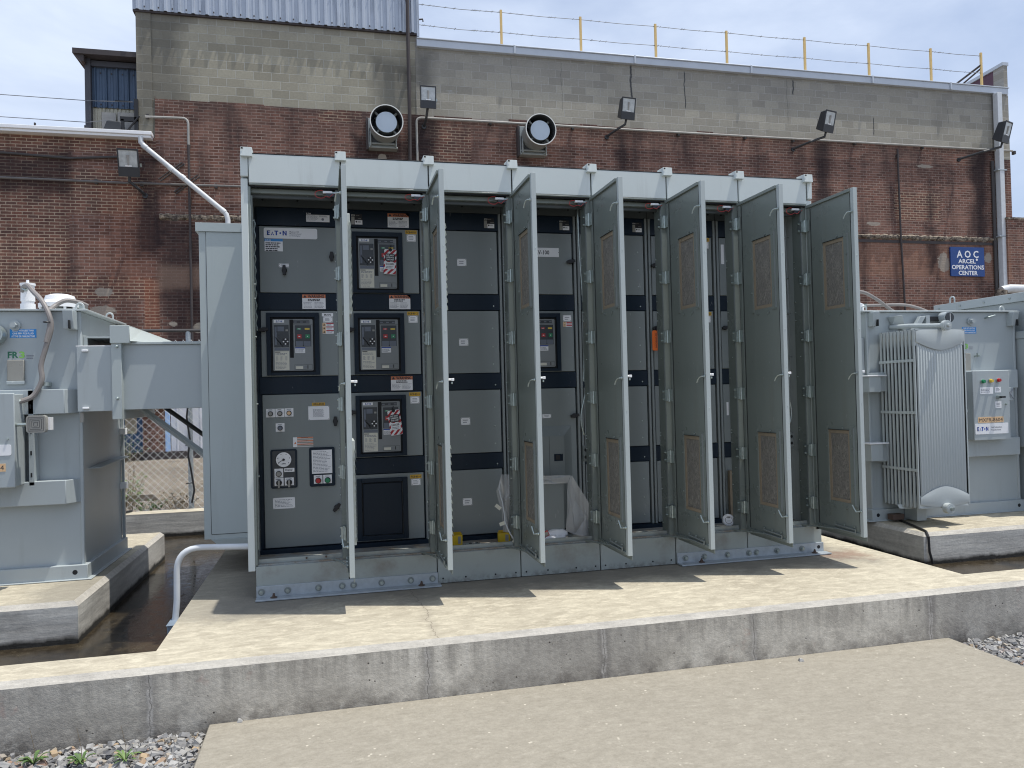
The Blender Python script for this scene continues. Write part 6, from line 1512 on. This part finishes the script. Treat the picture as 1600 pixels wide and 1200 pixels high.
b = MB(); b.rplate(6.155, 6.52, 0.752, 0.848, yf-0.003, yf-0.0003, 0.008, 'white'); logo(b, 6.175, 0.782, 0.036, 0.125, yf-0.0036); b.text('Unit Substation', 6.325, 0.806, 0.020, yf-0.0036, 'inkgrey'); b.text('Transformers', 6.325, 0.782, 0.020, yf-0.0036, 'inkgrey'); b.build('brand_plate', cb, smooth=False)
b = MB(); b.cyl((6.50, yf, 1.02), (6.50, yf-0.02, 1.02), 0.008, 'galv', 8); b.build('box_latch', cb)
b = MB(); b.box(6.56, 6.65, 0.86, 0.90, 1.05, 1.17, 'tank'); b.tube([(6.57, 0.85, 1.06), (6.64, 0.85, 1.16)], 0.004, 'inkgrey', 5); b.tube([(6.57, 0.85, 1.16), (6.64, 0.85, 1.06)], 0.004, 'inkgrey', 5); b.build('horn', cb, bevel=0.008)
conduit_obj(rt_, [(5.0, 1.2, 2.09), (5.3, 1.2, 2.10), (5.48, 1.2, 2.03), (5.69, 1.2, 1.90), (5.83, 1.15, 1.865), (5.98, 1.08, 1.80), (6.0, 1.05, 1.70)], 0.016)
conduit_obj(rt_, [(5.42, 1.35, 1.985), (5.60, 1.3, 1.985), (5.80, 1.2, 1.975), (5.95, 1.1, 1.90), (6.03, 1.02, 1.78)], 0.014)
b = MB(); b.cyl((5.28, 1.35, 1.90), (5.28, 1.35, 1.99), 0.14, 'white', 28); b.cyl((5.28, 1.35, 1.99), (5.28, 1.35, 2.02), 0.14, 'white', 28, 0.08); b.cyl((5.28, 1.35, 2.02), (5.28, 1.35, 2.05), 0.075, 'white', 24); b.box(5.40, 5.46, 1.31, 1.39, 1.965, 2.0, 'galv'); b.build('relief_vent', rt_)
b = MB(); b.box(5.99, 6.03, 0.93, 0.99, 1.70, 1.84, 'tank'); b.box(5.83, 5.95, 0.95, 0.985, 1.80, 1.84, 'black'); b.box(5.78, 5.82, 0.93, 0.985, 1.77, 1.85, 'tank'); b.cyl((5.985, 0.96, 1.825), (5.985, 0.88, 1.825), 0.054, 'tank', 24); b.cyl((5.985, 0.88, 1.825), (5.985, 0.872, 1.825), 0.045, 'brkdark', 22); b.box(5.983, 5.987, 0.868, 0.872, 1.79, 1.86, 'white'); b.build('dial_gauge', rt_)
# flared bracket and angled strap above the radiator
b = MB(); b.hex([(5.45, 0.97, 1.77), (5.60, 0.97, 1.70), (5.62, 0.995, 1.70), (5.45, 0.995, 1.77), (5.42, 0.90, 1.84), (5.50, 0.90, 1.85), (5.54, 0.995, 1.85), (5.42, 0.995, 1.84)], 'tank')
b.hex([(5.62, 0.93, 1.70), (5.68, 0.93, 1.70), (5.68, 0.97, 1.70), (5.62, 0.97, 1.70), (5.72, 0.93, 1.84), (5.78, 0.93, 1.84), (5.78, 0.97, 1.84), (5.72, 0.97, 1.84)], 'tank'); b.build('valve_bracket', rt_, bevel=0.004)
for z0_, z1_ in ((1.16, 1.30), (0.55, 0.70)):
    b = MB(); b.box(5.10, 5.22, 0.86, 0.99, z0_, z1_, 'tank'); b.box(5.08, 5.28, 0.85, 0.995, z1_, z1_+0.012, 'white'); b.build('side_bracket', rt_, bevel=0.003)
b = MB(); b.tube([(5.45, 0.99, 1.745), (5.49, 0.80, 1.74), (5.55, 0.60, 1.722), (5.577, 0.50, 1.716)], 0.021, 'rad', 14); b.cyl((5.577, 0.505, 1.716), (5.577, 0.470, 1.716), 0.044, 'rad', 24); b.cyl((5.577, 0.470, 1.716), (5.577, 0.466, 1.716), 0.036, 'tank', 24); b.cyl((5.577, 0.466, 1.716), (5.577, 0.445, 1.716), 0.015, 'rad', 8)
b.build('radiator_header', rt_)
# radiator: ten pressed panels, one behind the other
rx0, rx1, rz0, rz1 = 5.305, 5.815, 0.165, 1.690
def rad_panel(front=False):
    b = MB(); n = 17; t = 0.012
    prof = []
    edge = 0.02
    P = [(rx0, 0.0), (rx0+edge, 0.0)]; pitch = (rx1-rx0-2*edge)/n
    for i in range(n):
        x = rx0+edge+pitch*i; P += [(x+pitch*0.18, -t), (x+pitch*0.62, -t), (x+pitch*0.8, 0.0)]
    P += [(rx1, 0.0)]
    def top(x): u = (x-rx0)/(rx1-rx0)*2-1; return rz1-0.12-0.085*(1-u*u)**1.0
    def bot(x): u = (x-rx0)/(rx1-rx0)*2-1; return rz0+0.085+0.11*(1-u*u)**1.0
    V = []; Fs = []
    for x, y in P:
        V += [(x, 0.0-0.002, rz0), (x, 0.0-0.002, bot(x)-0.02), (x, y, bot(x)+0.01), (x, y, top(x)-0.01), (x, -0.002, top(x)+0.02), (x, -0.002, rz1)]
    for i in range(len(P)-1):
        for j in range(5): a = 6*i+j; Fs.append((a, a+6, a+7, a+1))
    b.add(V, Fs, 'rad')
    # raised collector hoods, pressed out at top and bottom: a shallow dome over a curved edge
    for sgn in (1, -1):
        n_ = 16; rows = 5; V = []; Fs = []
        for i in range(n_+1):
            u = i/n_*2-1; x = (rx0+rx1)/2+u*((rx1-rx0)/2-0.008)
            ze = (rz1-0.004-0.012*abs(u)**6) if sgn > 0 else (rz0+0.004+0.03*abs(u)**2)
            zi = (rz1-0.105-0.075*(1-abs(u)**1.6)) if sgn > 0 else (rz0+0.095+0.085*(1-abs(u)**1.6))
            for j in range(rows+1):
                t_ = j/rows; prof_ = math.sin(math.pi*min(1, t_*1.25)*0.5) if t_ < 0.8 else 1-(t_-0.8)/0.2*0.15
                V.append((x, -0.013-0.014*(1-u*u)*(1-t_)*1.0 if j > 0 else -0.0145, zi+(ze-zi)*t_)) if False else V.append((x, -0.0135-0.007*(1-u**10)*math.sin(math.pi*t_)**0.6, zi+(ze-zi)*t_))
        for i in range(n_):
            for j in range(rows):
                a = i*(rows+1)+j; q = (a, a+rows+1, a+rows+2, a+1); Fs.append(q if sgn > 0 else q[::-1])
        b.add(V, Fs, 'rad')
    b.box(rx0+0.004, rx1-0.004, 0.0, 0.024, rz0+0.02, rz1-0.02, 'rad'); b.box(rx0-0.004, rx0+0.006, -0.006, 0.012, rz0, rz1, 'rad'); b.box(rx1-0.006, rx1+0.004, -0.006, 0.012, rz0, rz1, 'rad'); b.box(rx0, rx1, -0.006, 0.010, rz1-0.008, rz1, 'rad'); b.box(rx0, rx1, -0.006, 0.010, rz0, rz0+0.008, 'rad')
    return b
src = None
for i in range(10):
    yy = 0.55+i*0.044
    if src is None: src = rad_panel().build('radiator_panel', rt_, loc=(0, yy, 0))
    else:
        o = src.copy(); COL.objects.link(o); o.parent = rt_; o.location = (0, yy, 0)
for z in (1.425, 0.98, 0.49):
    for xs_ in (rx0-0.009, rx1+0.005):
        b = MB(); b.box(xs_, xs_+0.004, 0.545, 0.97, z-0.012, z+0.012, 'rad'); b.build('radiator_strap', rt_)
b = MB()
for z in (rz0+0.03,): b.cyl((5.56, 0.53, z-0.035), (5.56, 0.48, z-0.035), 0.044, 'rad', 24); b.cyl((5.56, 0.48, z-0.035), (5.56, 0.476, z-0.035), 0.034, 'tank', 22); b.cyl((5.56, 0.476, z-0.035), (5.56, 0.45, z-0.035), 0.014, 'galv', 8); b.tube([(5.585, 0.53, z-0.02), (5.585, 1.0, z+0.0)], 0.03, 'rad', 12)
b.build('drain_header', rt_)
b = MB(); b.hex([(5.28, 0.75, 0.14), (5.36, 0.70, 0.14), (5.52, 0.78, 0.14), (5.44, 0.98, 0.14), (5.28, 0.78, 0.17), (5.36, 0.73, 0.19), (5.50, 0.8, 0.19), (5.42, 0.98, 0.17)], 'rad'); b.box(5.50, 5.60, 0.80, 0.95, 0.01, 0.13, 'rad'); b.box(5.30, 5.42, 0.86, 0.93, 0.02, 0.07, 'rust'); b.build('foot_bracket', rt_, bevel=0.003)
# left transformer ----------------------------------------------------
lt = transformer(-2.86, -1.24, 'grey transformer with white valve dome on the left plinth, cut by the photo edge')
hook(lt, -1.285, 0.90, 1.882)
b = MB(); b.cyl((-1.65, 1.0, 1.785), (-1.65, 0.985, 1.785), 0.036, 'tank', 22); b.cyl((-1.65, 0.985, 1.785), (-1.65, 0.95, 1.785), 0.02, 'tank', 6); b.build('fill_plug', lt)
blue_sticker(lt, -1.685, -1.52, 1.700, 1.760, 1.0); fr3(lt, -1.70, 1.560, 0.999)
b = MB(); b.box(-1.70, -1.595, 0.98, 0.9985, 1.40, 1.545, 'lens'); b.box(-1.705, -1.59, 0.975, 0.985, 1.375, 1.40, 'tank'); b.build('nameplate_pocket', lt, bevel=0.004)
b = MB(); b.cyl((-1.77, 0.99, 1.72), (-1.77, 0.91, 1.72), 0.072, 'galv', 26); b.cyl((-1.77, 0.91, 1.72), (-1.77, 0.905, 1.72), 0.058, 'black', 24); b.box(-1.775, -1.735, 0.903, 0.905, 1.70, 1.71, 'white'); b.box(-1.77, -1.738, 0.903, 0.905, 1.728, 1.734, 'amber'); b.tube([(-1.77, 0.95, 1.65), (-1.765, 0.94, 1.60), (-1.76, 0.93, 1.50), (-1.79, 0.92, 1.36)], 0.018, 'black', 9); b.build('dial_gauge', lt)
cb = control_box(lt, -2.30, -1.575, 0.690, 1.305, 0.75, 0.93)
b = MB(); b.rplate(-1.90, -1.592, 0.900, 0.972, 0.733, 0.7355, 0.012, 'white'); b.build('brand_plate', cb, smooth=False); box_tags(cb, -1.87, -1.627, 0.795, 0.736)
b = MB(); b.cyl((-1.613, 0.736, 1.01), (-1.613, 0.725, 1.01), 0.007, 'galv', 8); b.build('box_latch', cb)
b = MB(); b.box(-1.545, -1.515, 0.90, 0.99, 0.68, 1.33, 'tank')
for z in (1.22, 1.05, 0.9, 0.75): b.box(-1.536, -1.526, 0.898, 0.902, z-0.015, z+0.015, 'slot')
b.build('mounting_strut', lt)
b = MB(); b.rplate(-1.488, -1.372, 1.045, 1.160, 0.69, 0.74, 0.02, 'lens'); b.box(-1.475, -1.36, 0.74, 0.80, 1.06, 1.145, 'white')
for i in range(1, 5):
    q = 0.011*i; cx, cz = -1.430, 1.1025
    for (a, c_, d, e) in ((cx-q, cx+q, cz+q, cz+q+0.002), (cx-q, cx+q, cz-q-0.002, cz-q), (cx-q-0.002, cx-q, cz-q, cz+q), (cx+q, cx+q+0.002, cz-q, cz+q)): b.box(a, c_, 0.6885, 0.69, d, e, 'ink')
b.tube([(-1.575, 0.77, 1.10), (-1.48, 0.77, 1.10)], 0.012, 'galv', 8); b.build('horn', cb)
conduit_obj(lt, [(-1.60, 0.84, 1.25), (-1.55, 0.86, 1.265), (-1.50, 0.88, 1.30), (-1.455, 0.89, 1.40), (-1.462, 0.90, 1.50), (-1.435, 0.91, 1.62), (-1.402, 0.92, 1.76), (-1.42, 0.93, 1.86), (-1.48, 0.98, 1.96), (-1.56, 1.08, 2.03), (-1.62, 1.15, 2.085), (-1.665, 1.20, 2.08), (-1.675, 1.22, 2.05)], 0.017)
conduit_obj(lt, [(-1.43, 0.905, 1.66), (-1.41, 0.93, 1.80), (-1.44, 1.0, 1.88), (-1.43, 1.08, 1.93), (-1.37, 1.12, 1.975), (-1.30, 1.18, 1.97), (-1.255, 1.22, 1.95)], 0.016)
b = MB(); b.box(-1.47, -1.425, 0.90, 0.99, 1.36, 1.385, 'galv'); b.build('conduit_clamp', lt)
b = MB(); b.tube([(-1.63, 0.80, 1.255), (-1.56, 0.86, 1.26)], 0.014, 'galv', 8); b.build('conduit_fitting', lt)
b = MB(); b.tube([(-1.425+0.02*math.cos(a), 0.905+0.02*math.sin(a), 1.80) for a in [i*math.pi/6 for i in range(12)]], 0.004, 'black', 5, True); b.build('cable_tie', lt)
b = MB(); b.cyl((-1.655, 1.25, 1.90), (-1.655, 1.25, 1.965), 0.048, 'white', 24); b.cyl((-1.655, 1.25, 1.965), (-1.655, 1.25, 1.99), 0.040, 'white', 24); b.cyl((-1.655, 1.25, 1.985), (-1.655, 1.25, 2.11), 0.046, 'white', 24, 0.043); b.cyl((-1.655, 1.25, 2.10), (-1.655, 1.25, 2.115), 0.05, 'white', 24); b.cyl((-1.655, 1.25, 2.115), (-1.655, 1.25, 2.14), 0.010, 'white', 12); b.cyl((-1.655, 1.21, 2.07), (-1.655, 1.185, 2.075), 0.018, 'galv', 12); b.build('valve_dome', lt)
b = MB(); b.cyl((-1.52, 1.5, 1.90), (-1.52, 1.5, 1.955), 0.125, 'fan', 32)
for i in range(12): a = i*math.pi/6; b.cyl((-1.52+0.13*math.cos(a), 1.5+0.13*math.sin(a), 1.895), (-1.52+0.13*math.cos(a), 1.5+0.13*math.sin(a), 1.965), 0.010, 'white', 8)
b.cyl((-1.52, 1.5, 1.965), (-1.52, 1.5, 1.995), 0.145, 'white', 36); b.cyl((-1.52, 1.5, 1.995), (-1.52, 1.5, 2.02), 0.14, 'white', 36, 0.108); b.cyl((-1.52, 1.5, 2.02), (-1.52, 1.5, 2.055), 0.108, 'white', 36, 0.098); b.cyl((-1.52, 1.5, 2.055), (-1.52, 1.5, 2.068), 0.098, 'white', 36, 0.06); b.box(-1.40, -1.34, 1.46, 1.54, 1.96, 2.0, 'galv'); b.build('relief_vent', lt)
b = MB(); b.box(-1.239, -1.018, 0.90, 1.85, 1.175, 1.628, 'tank'); b.box(-1.245, -1.018, 0.90, 0.905, 1.628, 1.634, 'white')
for z in (1.60, 1.20): b.box(-1.205, -1.165, 0.885, 0.9, z-0.008, z+0.006, 'white')
b.box(-1.235, -1.21, 0.93, 0.94, 1.10, 1.17, 'lens'); b.build('throat', lt, bevel=0.004)
b = MB(); b.box(-1.238, -1.03, 1.06, 1.88, 1.700, 1.712, 'rad'); b.box(-1.238, -1.215, 1.06, 1.075, 1.63, 1.70, 'rad'); b.build('throat_flange', lt)
b = MB(); b.hex([(-1.238, 1.12, 0.762), (-1.238, 1.12, 0.768), (-1.238, 1.95, 0.79), (-1.238, 1.95, 0.784), (-1.18, 1.2, 0.755), (-1.18, 1.2, 0.762), (-1.16, 1.95, 0.79), (-1.16, 1.95, 0.784)], 'tank'); b.build('side_fin', lt)
b = MB(); b.box(-1.235, -1.215, 2.0, 2.03, 0.1, 1.88, 'tank')
for z in (1.0, 0.55): b.box(-1.25, -1.195, 1.97, 2.04, z-0.03, z+0.02, 'white')
b.build('corner_post', lt)
# primary switch enclosure at far right
t = root('primary_cabinet', 'tall grey equipment cabinet at the right edge behind the finned transformer', 'cabinet', (0, 0, 0))
b = MB(); b.box(6.93, 9.0, 0.6, 2.03, 0.02, 1.99, 'tank'); b.box(7.0, 9.0, 0.7, 2.0, 0.001, 0.02, 'slot'); b.build('cabinet_body', t, bevel=0.005)
b = MB(); b.box(6.90, 9.05, 0.55, 2.06, 1.99, 2.075, 'tank')
for y in (0.8, 1.1, 1.4, 1.7, 1.98): b.cyl((6.90, y, 2.03), (6.89, y, 2.03), 0.010, 'galv', 8)
b.build('roof_cap', t, bevel=0.005)
b = MB(); b.tube([(6.90, 1.80-0.03, 2.07)]+[(6.90, 1.80-0.03*math.cos(a), 2.11+0.03*math.sin(a)) for a in [math.pi*i/8 for i in range(9)]]+[(6.90, 1.83, 2.07)], 0.008, 'tank', 7); b.build('lifting_eye', t)
b = MB(); b.box(6.86, 6.93, 0.75, 1.28, 0.60, 1.63, 'tank'); b.box(6.85, 6.93, 0.73, 1.30, 1.63, 1.70, 'tank'); b.box(6.90, 6.93, 1.10, 1.12, 0.53, 0.60, 'white'); b.build('side_cover', t, bevel=0.006)
# black cable over the right plinth corner
t = MB(); P = [(5.60, 0.98, 0.03), (5.50, 1.02, 0.012), (5.40, 0.90, 0.012), (5.30, 0.62, 0.012), (5.235, 0.44, 0.012), (5.215, 0.38, 0.008), (5.205, 0.345, -0.03), (5.21, 0.345, -0.15), (5.235, 0.34, -0.25)]
t.tube(P, 0.010, 'black', 8); tag(t.build('ground_cable'), 'black cable lying over the corner of the right plinth down to the water', 'cable')
b = MB(); b.tube([(-1.83, 4.19, 0.0), (-1.82, 4.18, -0.10), (-1.85, 4.17, -0.25)], 0.012, 'black', 8); b.tube([(-1.83, 4.19, 0.0), (-1.80, 4.25, 0.02), (-1.72, 4.4, 0.02)], 0.012, 'black', 8)
tag(b.build('drop_cable'), 'black cable dropping over the low wall behind the left transformer', 'cable')
b = MB(); b.tube([(4.39, 0.22, -0.02), (4.395, 0.20, -0.10), (4.40, 0.18, -0.26)], 0.016, 'pvc', 10)
tag(b.build('drain_stub'), 'short white pipe stub under the last open door at the right pad edge', 'pipe')
